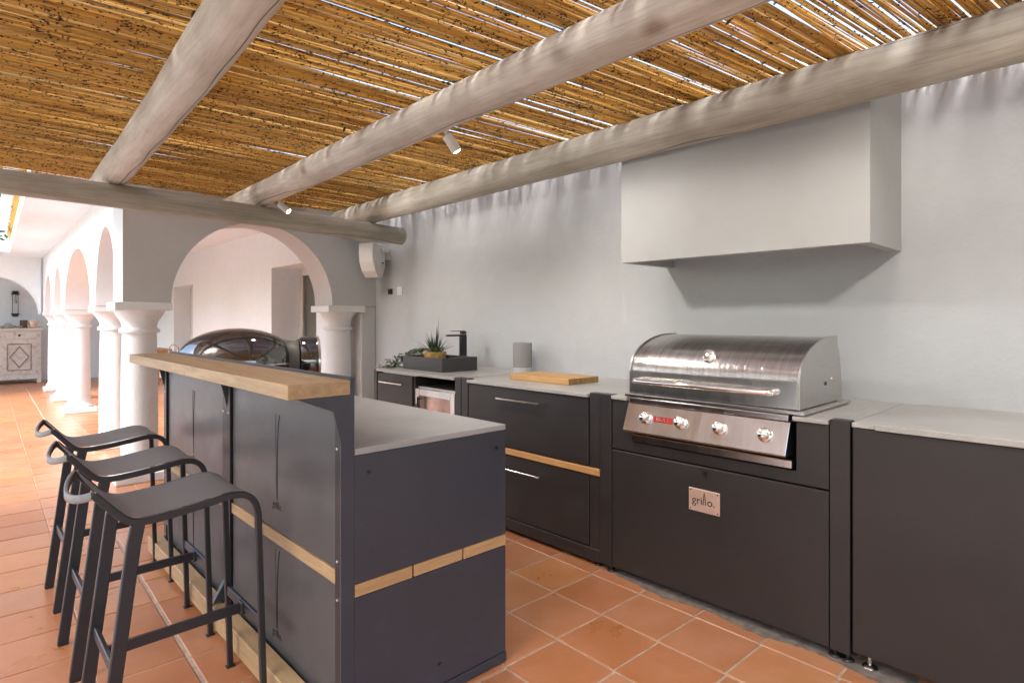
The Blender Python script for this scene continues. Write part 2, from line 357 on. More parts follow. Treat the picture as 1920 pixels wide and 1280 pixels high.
def text_bm(body, size, depth, mat4, align='CENTER', sxy=(1, 1)):
    c = bpy.data.curves.new('t', 'FONT'); c.body = body; c.size = size; c.extrude = depth; c.align_x = align; c.align_y = 'CENTER'; c.resolution_u = 4
    o = bpy.data.objects.new('t', c); COL.objects.link(o); bpy.context.view_layer.update()
    me = bpy.data.meshes.new_from_object(o.evaluated_get(bpy.context.evaluated_depsgraph_get()))
    bpy.data.objects.remove(o); bpy.data.curves.remove(c)
    mb = MB(); mb.bm.from_mesh(me); bpy.data.meshes.remove(me)
    bmesh.ops.transform(mb.bm, matrix=mat4 @ Matrix.Diagonal((sxy[0], sxy[1], 1, 1)), verts=mb.bm.verts[:]); return mb
def face_minus_x(x, y, z):      # text lying on a plane that faces -X, read towards -Y
    return Matrix(((0, 0, -1, x), (-1, 0, 0, y), (0, 1, 0, z), (0, 0, 0, 1)))
def copy_thing(o, loc, label):
    r = o.copy(); COL.objects.link(r); r.location = loc; r['label'] = label; ORG[r.name] = Vector(loc)
    for ch in list(o.children):
        c = ch.copy(); COL.objects.link(c); c.parent = r; c.matrix_parent_inverse = ch.matrix_parent_inverse
        for g in list(ch.children):
            d = g.copy(); COL.objects.link(d); d.parent = c
    return r
TH = 0.0288       # the arcade runs 1.65 degrees off the kitchen wall
ARC = Matrix.Translation((1.0, 5.6, 0)) @ Matrix.Rotation(-math.atan(TH), 4, 'Z') @ Matrix.Translation((-1.0, -5.6, 0))

# ------------------------------------------------------------------ ground and floor
def setting(name, mb, mat):
    me = mb.mesh(name, mat); o = bpy.data.objects.new(name, me); COL.objects.link(o); o['kind'] = 'structure'; ORG[o.name] = Vector((0, 0, 0)); return o
setting('ground', MB().quad((-150, -150, -0.06), (150, -150, -0.06), (150, 150, -0.06), (-150, 150, -0.06)), M['lawn'])
floor = setting('floor', bx(-0.9, 3.7, -4, 16.6, -0.05, -0.004), M['grout'])
setting('bounce_terrace', bx(-5.2, -0.905, -9, 18, -0.055, -0.008), stone('pale_bounce_paving', (0.58, 0.57, 0.55), 0.7))  # unseen pale paving, added to bounce neutral light under the roof
PX, PY = 0.2947, 0.30
cells = []
for j in range(-14, 57):
    for i in range(-12, 25):
        # two fields either side of the wide joint that runs under the stools
        left = i < 12
        x0 = 0.673 + (i - 12) * PX; ox = TH
        y0 = (2.89 if left else 2.862) + (j - 9) * PY
        cy = y0 + PY / 2; sh = TH * (cy - 2.34)
        cx = x0 + PX / 2 + sh
        if cx < -0.72 or cx > 3.6 or cy < -3.7 or cy > 16.4: continue
        d = math.sin(R(43.43)) * cx + math.cos(R(43.43)) * cy; rr = (cx * math.cos(R(43.43)) - cy * math.sin(R(43.43)))
        vis = d > 0.5 and abs(rr / d) < 0.93 and 1.33 / d * 1108 + 599 < 1400
        hid = (cx > 2.7 and cy < 5.2)
        cells.append((0 if (vis and not hid) else 1, d if d > 0 else 99, cx, cy, left))
cells.sort()
tms = []
for k in range(8):
    g = 0.0042 + 0.0006 * random.random(); q = MB()
    h = [random.uniform(-0.0006, 0.0006) for _ in range(4)]
    a, b = PX / 2 - g, PY / 2 - g; c = 0.0035
    bm = q.bm
    top = [bm.verts.new((sx * (a - c), sy * (b - c), 0.0 + hh)) for (sx, sy), hh in zip(((-1, -1), (1, -1), (1, 1), (-1, 1)), h)]
    mid = [bm.verts.new((sx * a, sy * b, -0.003 + hh)) for (sx, sy), hh in zip(((-1, -1), (1, -1), (1, 1), (-1, 1)), h)]
    bot = [bm.verts.new((sx * a, sy * b, -0.012)) for (sx, sy) in ((-1, -1), (1, -1), (1, 1), (-1, 1))]
    bm.faces.new(top)
    for i in range(4):
        j2 = (i + 1) % 4; bm.faces.new((mid[i], mid[j2], top[j2], top[i])); bm.faces.new((bot[i], bot[j2], mid[j2], mid[i]))
    tms.append(q.mesh('tile', M['tile']))
rest = MB()
for n, (v, d, cx, cy, left) in enumerate(cells):
    me = random.choice(tms); wj = 0.006 if (left and abs(cx - 0.673 + PX / 2 - TH * (cy - 2.34)) < 0.05) else 0.0
    if n < 300:
        o = bpy.data.objects.new('tile', me); COL.objects.link(o); o.parent = floor; o.location = (cx - wj, cy, random.uniform(-0.0006, 0.0006)); o.rotation_euler = (0, 0, -math.atan(TH))
    else:
        n0 = len(rest.bm.verts); rest.bm.from_mesh(me); rest.bm.verts.ensure_lookup_table()
        bmesh.ops.transform(rest.bm, matrix=Matrix.Translation((cx - wj, cy, 0)) @ Matrix.Rotation(-math.atan(TH), 4, 'Z'), verts=rest.bm.verts[n0:])
o = part('far_tile', rest, M['tile'], floor); o['kind'] = 'stuff'

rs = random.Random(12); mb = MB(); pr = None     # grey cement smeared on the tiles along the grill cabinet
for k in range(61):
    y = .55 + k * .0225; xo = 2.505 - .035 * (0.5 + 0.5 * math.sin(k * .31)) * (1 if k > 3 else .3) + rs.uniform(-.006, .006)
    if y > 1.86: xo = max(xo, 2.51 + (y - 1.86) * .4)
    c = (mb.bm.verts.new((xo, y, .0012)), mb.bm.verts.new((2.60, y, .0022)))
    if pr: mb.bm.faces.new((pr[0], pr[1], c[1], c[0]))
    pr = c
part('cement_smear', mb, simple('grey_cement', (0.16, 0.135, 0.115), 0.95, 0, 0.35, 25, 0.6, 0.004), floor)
# ------------------------------------------------------------------ kitchen / gallery wall (x = 3.28)
XW = 3.28
t = thing('plaster_wall', 'long white plastered wall running behind the grill counter and on into the gallery', 'wall', (XW, 5, 0))
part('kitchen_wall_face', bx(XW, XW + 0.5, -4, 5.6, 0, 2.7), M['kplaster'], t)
mb = MB()
for (y0, y1, z0, z1) in ((5.6, 7.0, 0, 2.7), (7.0, 8.42, 2.06, 2.7), (8.42, 12.2, 0, 2.7), (12.2, 13.5, 1.99, 2.7), (13.5, 17.0, 0, 2.7)):
    mb.box(XW, XW + 0.5, y0, y1, z0, z1)
part('gallery_wall_face', mb, M['plaster'], t)
part('skirting', bx(XW - 0.012, XW, 5.97, 16.4, 0.0, 0.075, bev=0.003), M['skirt'], t)
d = thing('terrace_door', 'recessed glazed door with a grey curtain, seen through the big arch', 'door', (XW + 0.44, 7.7, 0))
mb = MB(); X = XW + 0.41
for a in ((X, X + .05, 8.33, 8.42, 0, 2.06), (X, X + .05, 7.0, 7.09, 0, 2.06), (X, X + .05, 7.09, 8.33, 1.97, 2.06), (X, X + .05, 7.67, 7.75, 0, 1.97)): mb.box(*a, bev=0.004)
part('door_frame', mb, M['frame'], d)
part('door_glass', bx(X + .02, X + .03, 7.09, 8.33, 0.0, 1.97), M['glass'], d)
part('curtain', bx(X + .07, X + .09, 7.0, 8.42, 0, 2.06), M['curtain'], d)
d2 = thing('grey_door', 'plain grey door set deep in the gallery wall, farther left of the glazed one', 'door', (XW + 0.3, 12.85, 0))
part('door_leaf', bx(XW + .30, XW + .35, 12.2, 13.5, 0, 1.99), M['frame'], d2); part('door_handle', MB().cyl((XW + .28, 12.35, 1.0), (XW + .28, 12.47, 1.0), .01), M['nickel'], d2)

# hood over the grill: hollow plastered box
t = thing('extractor_hood', 'square white plaster hood projecting from the wall above the grill', 'hood', (XW, 1.58, 1.68))
HX, HY0, HY1, HZ0, HZ1 = 2.80, 0.769, 2.04, 1.655, 2.40
mb = MB().box(HX, HX + .05, HY0, HY1, HZ0, HZ1).box(HX + .05, XW, HY0, HY0 + .05, HZ0, HZ1).box(HX + .05, XW, HY1 - .05, HY1, HZ0, HZ1)
part('hood_shell', mb, M['smooth'], t)
part('hood_ceiling', bx(HX + .05, XW, HY0 + .05, HY1 - .05, HZ0 + .12, HZ0 + .14), M['smooth'], t)

# ------------------------------------------------------------------ walls with arches
def arch_wall(u0, u1, z1, arches, v0, v1, seg=28):
    """flat wall from u0..u1, height arch springing..z1; arches = (ua, ub, spring, height); thickness v0..v1; returned with u=X, v=Y"""
    mb = MB(); bm = mb.bm
    pts = []
    z0 = arches[0][2]
    poly = [(u0, z0)]
    for ua, ub, sp, h in arches:
        poly.append((ua, sp))
        for k in range(1, seg):
            th = math.pi * (1 - k / seg); poly.append(((ua + ub) / 2 + (ub - ua) / 2 * math.cos(th), sp + h * math.sin(th)))
        poly.append((ub, sp))
    poly.append((u1, z0))
    # strips up to z1
    for v, flip in ((v0, False), (v1, True)):
        for (a, za), (b, zb) in zip(poly, poly[1:]):
            q = [bm.verts.new(p) for p in ((a, v, za), (b, v, zb), (b, v, z1), (a, v, z1))]
            if b - a < 1e-6: continue
            bm.faces.new(q if not flip else q[::-1])
    for (a, za), (b, zb) in zip(poly, poly[1:]):
        bm.faces.new([bm.verts.new(p) for p in ((a, v0, za), (a, v1, za), (b, v1, zb), (b, v0, zb))])
    bm.faces.new([bm.verts.new(p) for p in ((u0, v0, z1), (u1, v0, z1), (u1, v1, z1), (u0, v1, z1))])
    bm.faces.new([bm.verts.new(p) for p in ((u0, v0, z0), (u0, v0, z1), (u0, v1, z1), (u0, v1, z0))])
    bm.faces.new([bm.verts.new(p) for p in ((u1, v0, z0), (u1, v1, z0), (u1, v1, z1), (u1, v0, z1))])
    bmesh.ops.remove_doubles(bm, verts=bm.verts[:], dist=1e-5)
    return mb
SP = 1.472
t = thing('arched_end_wall', 'shaded white wall with one wide round arch beside the kitchen', 'wall', (2.1, 5.75, 0))
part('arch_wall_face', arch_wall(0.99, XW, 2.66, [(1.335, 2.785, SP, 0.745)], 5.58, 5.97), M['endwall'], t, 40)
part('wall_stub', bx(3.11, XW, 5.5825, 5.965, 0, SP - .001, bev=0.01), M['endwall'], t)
t = thing('arcade_wall', 'bright white wall of tall round arches receding beside the veranda', 'wall', (1.1, 10, 0))
# built along +X (u = y) then turned
yarr = [(5.99, 7.22, SP, 0.72), (7.62, 10.30, SP, 0.72), (10.75, 12.05, SP, 0.66), (12.47, 13.85, SP, 0.64)]
mb = arch_wall(5.972, 14.28, 2.7, yarr, -0.36, 0.0)
mb.xf(Matrix(((0, -1, 0, 1.0), (1, 0, 0, 0), (0, 0, 1, 0), (0, 0, 0, 1)))); mb.xf(ARC)
part('arch_wall_face', mb, M['column'], t, 40)
def column(x, y, label, rot=True):
    t = thing('column', label, 'column', (x, y, 0), 'white plastered columns')
    pr = [(.150, .07), (.165, .085), (.168, .10), (.160, .12), (.145, .13), (.140, .145), (.136, .17)]
    sh = [(.135, .17), (.136, .4), (.134, .7), (.130, 1.0), (.124, 1.215)]
    cp = [(.126, 1.215), (.145, 1.222), (.150, 1.237), (.145, 1.252), (.128, 1.262), (.128, 1.275), (.132, 1.30), (.145, 1.33), (.165, 1.36), (.180, 1.385), (.185, 1.405)]
    r = Matrix.Translation((x, y, 0)) @ Matrix.Rotation(-math.atan(TH) if rot else 0, 4, 'Z')
    part('plinth', bx(-.20, .20, -.20, .20, 0, .07, bev=.008, seg=2).xf(r), M['column'], t)
    part('base_moulding', MB().lathe(pr, seg=40).xf(r), M['column'], t, 50)
    part('shaft', MB().lathe(sh, seg=40).xf(r), M['column'], t, 50)
    part('capital', MB().lathe(cp, seg=40).xf(r), M['column'], t, 50)
    part('abacus', bx(-.205, .205, -.205, .205, 1.405, SP, bev=.006, seg=2).xf(r), M['column'], t)
column(1.145, 5.775, 'nearest white column, holding the corner of the arcade behind the stools')
for y, lb in ((7.43, 'white column just behind and left of the nearest one'), (10.53, 'third white column along the arcade, between two wide arches'), (12.26, 'fourth white column, half hidden behind the third'), (14.06, 'farthest white column, where the arcade meets the far wall')):
    p = ARC @ Vector((1.19, y, 0)); column(p.x, p.y, lb)
column(2.945, 5.775, 'shaded white column under the right foot of the big arch', False)

# far arch wall, back wall, ceilings
t = thing('far_arch_wall', 'white wall with a round arch in front of the painted sideboard', 'wall', (0, 14.4, 0))
part('arch_wall_face', arch_wall(-3.2, 1.22, 2.7, [(-0.16, 1.20, 1.44, 0.68)], 14.30, 14.62), M['column'], t, 40)
part('wall_stub', bx(-3.2, -0.16, 14.305, 14.615, 0, 1.439), M['column'], t)
single('back_wall', bx(-3.2, XW, 16.45, 16.6, 0, 2.7), M['plaster'], 'white back wall behind the sideboard at the far end', 'wall', (0, 16.45, 0))
t = thing('veranda_ceiling', 'white soffit over the arcade walk with a long opening to the sky', 'ceiling', (0, 10, 2.5))
mb = MB()
CZ = 2.5
mb.prism([(0.46, 5.62), (1.0, 5.62), (1.28, 14.3), (0.755, 14.3), (0.735, 13.35)], 2, CZ, CZ + .10)
mb.prism([(-3.2, 13.35), (0.735, 13.35), (0.755, 14.3), (-3.2, 14.3)], 2, CZ, CZ + .10)
part('soffit', mb, M['plaster'], t)
mb = MB(); mb.prism([(0.44, 5.62), (0.46, 5.62), (0.735, 13.35), (0.715, 13.35)], 2, CZ - .004, CZ + .16)
mb.box(-3.2, 0.715, 13.33, 13.349, CZ - .004, CZ + .16)
part('white_fascia', mb, M['column'], t)
single('gallery_ceiling', MB().prism([(1.30, 5.975), (XW, 5.975), (XW, 16.45), (1.62, 16.45)], 2, 2.6, 2.72), M['plaster'], 'flat white ceiling of the gallery behind the arches', 'ceiling', (2.3, 10, 2.6))
single('recess_ceiling', bx(-3.2, 1.6, 14.63, 16.44, 2.6, 2.72), M['plaster'], 'white ceiling over the recess with the sideboard', 'ceiling', (0, 15.5, 2.6))
# thatched edge and white parapet above the opening
t = thing('thatched_eave', 'ragged reed and stone eave above the opening in the white soffit', 'eave', (.6, 9, 2.7))
rnd = random.Random(3); mb = MB()
for k in range(330):
    y = 5.7 + k * .0235; x = 0.47 + (y - 5.62) * .0355 + rnd.uniform(-.01, .01)
    mb.tube([(x + .0, y, 2.665 + rnd.uniform(0, .02)), (x - .03 + rnd.uniform(-.03, .0), y + rnd.uniform(-.03, .03), 2.80 + rnd.uniform(-.02, .05))], rnd.uniform(.008, .016), 5)
o = part('reed_fringe', mb, M['reed'], t); o['kind'] = 'stuff'
part('white_coping', MB().prism([(0.30, 5.7), (0.43, 5.7), (0.70, 13.4), (0.57, 13.4)], 2, 2.86, 2.93, bev=.01), M['column'], t)
mb = MB()
for k in range(260):
    y = 5.7 + k * .03; x = 0.26 + (y - 5.62) * .0355 + rnd.uniform(-.02, .02)
    mb.tube([(x, y, 2.95), (x - .05 + rnd.uniform(-.05, .03), y + rnd.uniform(-.05, .05), 3.12 + rnd.uniform(-.03, .08))], rnd.uniform(.01, .02), 5)
o = part('upper_reed_fringe', mb, M['reed'], t); o['kind'] = 'stuff'

# ------------------------------------------------------------------ poles
def pole(name, a, b, r0, r1, label, sag=0.0, seed=1, mat='pole'):
    a = Vector(a); b = Vector(b); ln = (b - a).length; rn = random.Random(seed); n = 40
    mb = MB(); path = []; rads = []
    wx, wy = rn.uniform(0, 6), rn.uniform(0, 6)
    for i in range(n + 1):
        u = i / n
        path.append((0.010 * math.sin(wx + u * 7), 0.008 * math.sin(wy + u * 6), u * ln))
        rads.append((r0 + (r1 - r0) * u) * (1 + 0.02 * math.sin(u * 23 + wx) + 0.012 * math.sin(u * 51 + wy)))
    # rounded ends
    path = [(path[0][0], path[0][1], -0.004)] + path + [(path[-1][0], path[-1][1], ln + 0.004)]
    rads = [rads[0] * 0.93] + rads + [rads[-1] * 0.93]
    mb.tube(path, rads, 28)
    me = mb.mesh(name, M[mat], 40); o = bpy.data.objects.new(name, me); COL.objects.link(o)
    o.location = a; o.rotation_euler = (b - a).to_track_quat('Z', 'Y').to_euler()
    o['label'] = label; o['category'] = 'roof beam'; o['group'] = 'whitewashed roof poles'
    return o
pole('wooden_beam', (0.43, -3.0, 2.335), (0.812, 5.25, 2.325), .080, .092, 'whitewashed pole above the stools, leftmost under the reed roof', seed=2)
pole('wooden_beam', (1.63, -3.0, 2.34), (1.795, 5.6, 2.325), .080, .096, 'whitewashed pole crossing the middle of the reed roof with both spotlights', seed=5)
pole('wooden_beam', (2.52, -3.0, 2.32), (2.86, 5.58, 2.318), .098, .104, 'thick grey whitewashed pole nearest the kitchen wall', seed=9, mat='polegrey')
pole('wooden_beam', (-1.9, 4.8 - .32, 2.155), (3.14, 4.86, 2.136), .070, .084, 'weathered grey cross pole with a sawn end, under the other poles by the arch', seed=13, mat='polegrey')

# ------------------------------------------------------------------ reed roof
roof = thing('reed_roof', 'golden reed mat roof laid over the white poles', 'roof', (1, 2, 2.43))
def reed_pts(seedv, ln, r, nseg=9):
    rn = random.Random(seedv); b1, b2, p1, p2 = rn.uniform(.003, .011), rn.uniform(.001, .004), rn.uniform(0, 6), rn.uniform(0, 6)
    pts = []; rr = []
    for i in range(nseg + 1):
        u = i / nseg; x = -ln / 2 + u * ln
        pts.append((x, b1 * math.sin(u * 3.6 + p1) + b2 * math.sin(u * 11 + p2), 0.5 * b1 * math.sin(u * 4.5 + p2)))
        rr.append(r * (1.12 - .3 * u))
    return pts, rr
def set_rnd(me, v0=0.0):
    a = me.attributes.new('rnd', 'FLOAT', 'POINT'); a.data.foreach_set('value', [v0] * len(me.vertices))
RL = 5.7
variants = []
for k in range(14):
    p, rr = reed_pts(100 + k, RL, (0.0036, 0.0041, 0.0046, 0.005, 0.0056)[k % 5]); q = MB(); q.tube(p, rr, 5)
    me = q.mesh('reed', M['reed'], 80); set_rnd(me); variants.append(me)
rows = []
y = -3.2; rn = random.Random(21)
while y < 5.62:
    rows.append(y); y += rn.uniform(.0074, .0102) * (1.0 if rn.random() > .06 else 1.35)
def fan(y): return R(max(-7.0, min(6.5, 6.5 - (5.6 - y) * 3.4)))
def roof_place(y0, layer):
    yy = max(-3.2, min(5.62, y0)); a = fan(yy)
    # fan accumulates: keep row spacing at x = 0.4
    x = rn.uniform(0.43, 0.49) + (0 if layer == 0 else rn.uniform(-.1, .05))
    flip = rn.random() < 0.5
    a2 = a + R(rn.gauss(0, 0.30 if layer == 0 else 0.9))
    yc = y0 + math.tan(a) * (x - 0.3)
    z = 2.431 + rn.uniform(-.003, .004) + layer * .011
    return Matrix.Translation((x, yc, z)) @ Matrix.Rotation(a2 + (math.pi if flip else 0), 4, 'Z') @ Matrix.Rotation(rn.uniform(0, 6.28), 4, 'X')
bottom = [(r, roof_place(r, 0)) for r in rows]
vis = sorted([i for i, (r, m) in enumerate(bottom) if r > -0.1], key=lambda i: bottom[i][0])
near = set(vis[:300])
stuffv, stufff, stuffr = [], [], []
def add_stuff(me, m, rv):
    base = len(stuffv); stuffv.extend([tuple(m @ v.co) for v in me.vertices]); stuffr.extend([rv] * len(me.vertices))
    stufff.extend([[base + i for i in p.vertices] for p in me.polygons])
for i, (r, m) in enumerate(bottom):
    me = rn.choice(variants)
    if i in near:
        o = bpy.data.objects.new('reed', me); COL.objects.link(o); o.parent = roof
        o.matrix_basis = Matrix.Translation((-1, -2, -2.43)) @ m
    else: add_stuff(me, Matrix.Translation((-1, -2, -2.43)) @ m, rn.random())
for r in rows:
    if rn.random() < (0.62 if r < 2.6 else 0.9): add_stuff(rn.choice(variants), Matrix.Translation((-1, -2, -2.43)) @ roof_place(r + rn.uniform(-.006, .006), 1), rn.random())
me = bpy.data.meshes.new('more_reeds'); me.from_pydata(stuffv, [], stufff); me.materials.append(M['reed'])
me.polygons.foreach_set('use_smooth', [True] * len(me.polygons))
a = me.attributes.new('rnd', 'FLOAT', 'POINT'); a.data.foreach_set('value', stuffr)
o = bpy.data.objects.new('more_reeds', me); COL.objects.link(o); o.parent = roof; o['kind'] = 'stuff'
# dark husks and leaf scraps caught between the reeds
hv, hf = [], []
for k in range(15000):
    x = rn.uniform(-.4, 3.2); y = rn.uniform(.2, 5.7)
    if rn.random() < .5 and k: x = x0h + rn.gauss(0, .04); y = y0h + rn.gauss(0, .02)
    x0h, y0h = x, y
    z = 2.4235 - rn.uniform(0, .004); l = rn.choice((.004, .005, .007, .009, .014)) * rn.uniform(.7, 1.3); wd = rn.uniform(.002, .0042); a = fan(y) + rn.gauss(0, .7)
    ux, uy = math.cos(a) * l, math.sin(a) * l; vx, vy = -math.sin(a) * wd, math.cos(a) * wd; b = len(hv)
    hv += [(x - ux - 1, y - uy - 2, z - 2.43), (x + vx - 1, y + vy - 2, z - 2.432), (x + ux - 1, y + uy - 2, z - 2.43), (x - vx - 1, y - vy - 2, z - 2.431), (x - 1, y - 2, z - 2.434 - rn.uniform(0, .003))]
    hf += [(b, b + 1, b + 4), (b + 1, b + 2, b + 4), (b + 2, b + 3, b + 4), (b + 3, b, b + 4)]
me = bpy.data.meshes.new('leaf_scraps'); me.from_pydata(hv, [], hf); me.materials.append(M['husk'])
o = bpy.data.objects.new('leaf_scraps', me); COL.objects.link(o); o.parent = roof; o['kind'] = 'stuff'
# bigger curled dead leaves
for (x, y) in ((0.93, 3.62), (0.91, 4.35), (1.72, 1.05), (1.93, 1.08), (1.30, 1.45), (0.62, 2.3), (2.05, 1.02), (1.62, 3.1)):
    mb = MB(); s = rn.uniform(.012, .02)
    mb.lathe([(0, -s), (s * .3, -s * .5), (s * .42, 0), (s * .25, s * .6), (0, s)], (x, y, 2.412), 6, Matrix.Rotation(rn.uniform(0, 1.5), 4, 'X'))
    part('dead_leaf', mb, M['husk'], roof)

# ------------------------------------------------------------------ spotlights
def spot(x, y, z, dirv, label, power):
    t = thing('spotlight', label, 'lamp', (x, y, z), 'small white spotlights on the roof pole')
    dv = Vector(dirv).normalized(); a = Vector((x, y, z)); b = a + dv * .095
    part('lamp_body', MB().tube([a, a + dv * .004, b - dv * .003, b], [.020, .026, .026, .024], 24), M['whitep'], t, 50)
    part('lamp_face', MB().cyl(b - dv * .0005, b + dv * .0015, .019), M['lamp'], t)
    part('bracket', MB().cyl(a, a + Vector((-.0, 0, .035)), .01), M['whitep'], t)
    ld = bpy.data.lights.new('spot_light', 'SPOT'); ld.energy = power; ld.spot_size = R(130); ld.spot_blend = .6; ld.color = (1, .93, .85); ld.shadow_soft_size = .05
    lo = bpy.data.objects.new('spot_light', ld); COL.objects.link(lo); lo.parent = t; lo.location = dv * .1; lo.rotation_euler = dv.to_track_quat('-Z', 'Y').to_euler()
spot(1.80, 2.38, 2.255, (0.50, -0.25, -0.80), 'white spotlight under the middle pole, the one nearer the grill', 11)
spot(1.86, 4.62, 2.235, (0.55, -0.55, -0.62), 'lit white spotlight on the middle pole just above the cross pole', 9)
spot(1.74, 0.08, 2.255, (0.6, 0.1, -0.75), 'white spotlight on the middle pole above the camera, outside the picture', 11)

# ------------------------------------------------------------------ kitchen run
CT = 0.925
def handle(y0, y1, z, parent, x=2.52):
    mb = MB().tube([(x - .028, y0, z), (x - .028, y1, z)], 0, sx=(.010, .010, (1, 0, 0)))
    mb.box(x - .024, x, y0 + .004, y0 + .014, z - .005, z + .005).box(x - .024, x, y1 - .014, y1 - .004, z - .005, z + .005)
    part('handle', mb, M['nickel'], parent)
def feet(t, pts):
    for x, y in pts:
        part('foot', MB().lathe([(.022, 0), (.024, .004), (.020, .010), (.008, .012), (.007, .035)], (x, y, 0), 16), M['black'], t, 40)
XF = 2.52
# drawer cabinet
t = thing('drawer_cabinet', 'dark two-drawer cabinet with one wood strip, left of the grill', 'cabinet', (XF, 2.5, 0))
part('post', bx(XF, XF + .055, 1.902, 1.976, .03, .934, bev=.002), M['anth'], t)
part('post', bx(XF + .006, XF + .055, 1.980, 2.052, .528, .932, bev=.002), M['anth'], t)
part('post', bx(XF + .006, XF + .055, 1.980, 2.052, .02, .487, bev=.002), M['anth'], t)
part('post', bx(XF, XF + .055, 3.096, 3.164, .03, .932, bev=.002), M['anth'], t)
part('carcass', bx(XF + .03, XF + .70, 2.056, 3.092, .03, .90), M['void'], t)
dr = part('drawer_front', bx(XF, XF + .02, 2.058, 3.088, .535, .902, bev=.0025), M['anth'], t); handle(2.405, 2.78, .834, dr)
dr = part('drawer_front', bx(XF + .004, XF + .024, 2.058, 3.088, .097, .484, bev=.0025), M['anth'], t); handle(2.405, 2.78, .402, dr)
part('wood_strip', bx(XF - .003, XF + .03, 1.979, 3.088, .489, .526, bev=.002), M['iroko'], t)
part('plinth_rail', bx(XF + .004, XF + .03, 1.980, 3.092, .022, .090, bev=.002), M['anth'], t)
part('countertop', bx(XF - .012, XW - .002, 2.055, 3.094, .906, CT, bev=.002), M['stone'], t)
part('countertop_return', bx(XF + .057, XW - .002, 1.902, 2.053, .906, .931, bev=.001), M['stone'], t)
part('countertop_return', bx(XF + .057, XW - .002, 3.096, 3.166, .906, CT + .001, bev=.001), M['stone'], t)
part('side_gable', bx(XF + .056, XF + .70, 1.91, 1.93, .03, .90), M['anth'], t)
feet(t, [(XF + .02, 1.915), (XF + .03, 2.01), (XF + .02, 3.13)])
# sink cabinet
t = thing('sink_cabinet', 'dark end cabinet with a narrow drawer and an open bay under the basin', 'cabinet', (XF, 3.75, 0))
part('post', bx(XF, XF + .055, 3.17, 3.236, .03, .932, bev=.002), M['anth'], t)
part('post', bx(XF - .004, XF + .055, 4.262, 4.31, .03, .926, bev=.002), M['anth'], t)
part('carcass', bx(XF + .55, XF + .70, 3.236, 4.262, .03, .90), M['void'], t)
part('bay_divider', bx(XF + .012, XF + .55, 3.735, 3.755, .03, .90), M['anth'], t)
dr = part('drawer_front', bx(XF, XF + .02, 3.757, 4.258, .50, .902, bev=.0025), M['anth'], t); handle(3.86, 4.19, .832, dr)
dr = part('drawer_front', bx(XF, XF + .02, 3.757, 4.258, .10, .494, bev=.0025), M['anth'], t); handle(3.86, 4.19, .44, dr)
part('countertop', bx(XF - .012, XW - .002, 3.238, 4.26, .911, CT + .005, bev=.002), M['stone'], t)
part('countertop_return', MB().box(XF + .057, XW - .002, 3.168, 3.236, .911, CT + .005, bev=.001), M['stone'], t)
part('countertop_return', bx(XF + .057, XW - .002, 4.262, 4.31, .911, CT + .005, bev=.001), M['stone'], t)
feet(t, [(XF + .02, 4.28), (XF + .02, 3.2)])
c = thing('wine_cooler', 'steel framed glass-door drinks cooler in the open bay by the basin', 'fridge', (XF, 3.49, .1))
part('cooler_body', bx(XF + .03, XF + .5, 3.25, 3.728, .06, .832, bev=.003), M['steelv'], c)
dd = part('cooler_door', MB().box(XF + .008, XF + .028, 3.25, 3.30, .07, .815, bev=.002).box(XF + .008, XF + .028, 3.678, 3.728, .07, .815, bev=.002).box(XF + .008, XF + .028, 3.30, 3.678, .765, .815, bev=.002).box(XF + .008, XF + .028, 3.30, 3.678, .07, .12, bev=.002), M['steel'], c)
part('door_glass', bx(XF + .014, XF + .024, 3.30, 3.678, .12, .765), M['cooler'], dd)
part('door_handle', MB().cyl((XF - .02, 3.655, .35), (XF - .02, 3.655, .76), .008).box(XF - .02, XF + .01, 3.65, 3.66, .74, .75), M['black'], dd)
part('hinge', bx(XF - .002, XF + .012, 3.69, 3.73, .66, .70, bev=.002), M['black'], dd)
# grill cabinet
t = thing('grill_cabinet', 'dark cabinet with a lockable front and copper plate, holding the steel grill', 'cabinet', (XF, 1.37, 0))
part('post', bx(XF, XF + .055, .762, .834, .03, .936, bev=.002), M['anth'], t)
part('carcass', bx(XF + .035, XF + .70, .836, 1.898, .03, .64), M['void'], t)
mb = MB().box(XF + .003, XF + .022, 1.766, 1.896, .656, .912, bev=.001).box(XF + .003, XF + .022, .838, .962, .656, .912, bev=.001).box(XF + .003, XF + .022, .962, 1.766, .656, .706, bev=.001)
part('front_frame', mb, M['anth'], t)
part('grill_bay', MB().box(XF + .10, XF + .12, .962, 1.766, .706, .9).box(XF + .022, XF + .12, .95, .962, .706, .91).box(XF + .022, XF + .12, 1.766, 1.778, .706, .91), M['void'], t)
dr = part('door_panel', bx(XF, XF + .02, .838, 1.896, .034, .648, bev=.0025), M['anth'], t)
part('lock', MB().cyl((XF - .006, 1.367, .622), (XF, 1.367, .622), .012).cyl((XF - .008, 1.367, .622), (XF - .006, 1.367, .622), .006), M['black'], dr, 40)
pl = part('name_plate', bx(XF - .003, XF, 1.294, 1.448, .440, .544, bev=.0006), M['copper'], dr)
for yy in (1.304, 1.438):
    for zz in (.449, .535): mbv = MB().lathe([(.0045, 0), (.0035, .0015), (0, .002)], (XF - .003, yy, zz), 12, Matrix.Rotation(-math.pi / 2, 4, 'Y')); part('rivet', mbv, M['chrome'], dr, 40)
mb = text_bm('gri', .052, .0004, face_minus_x(XF - .0034, 1.405, .490)); m2 = text_bm('o.', .052, .0004, face_minus_x(XF - .0034, 1.336, .490))
me = bpy.data.meshes.new('x'); m2.bm.to_mesh(me); mb.bm.from_mesh(me)
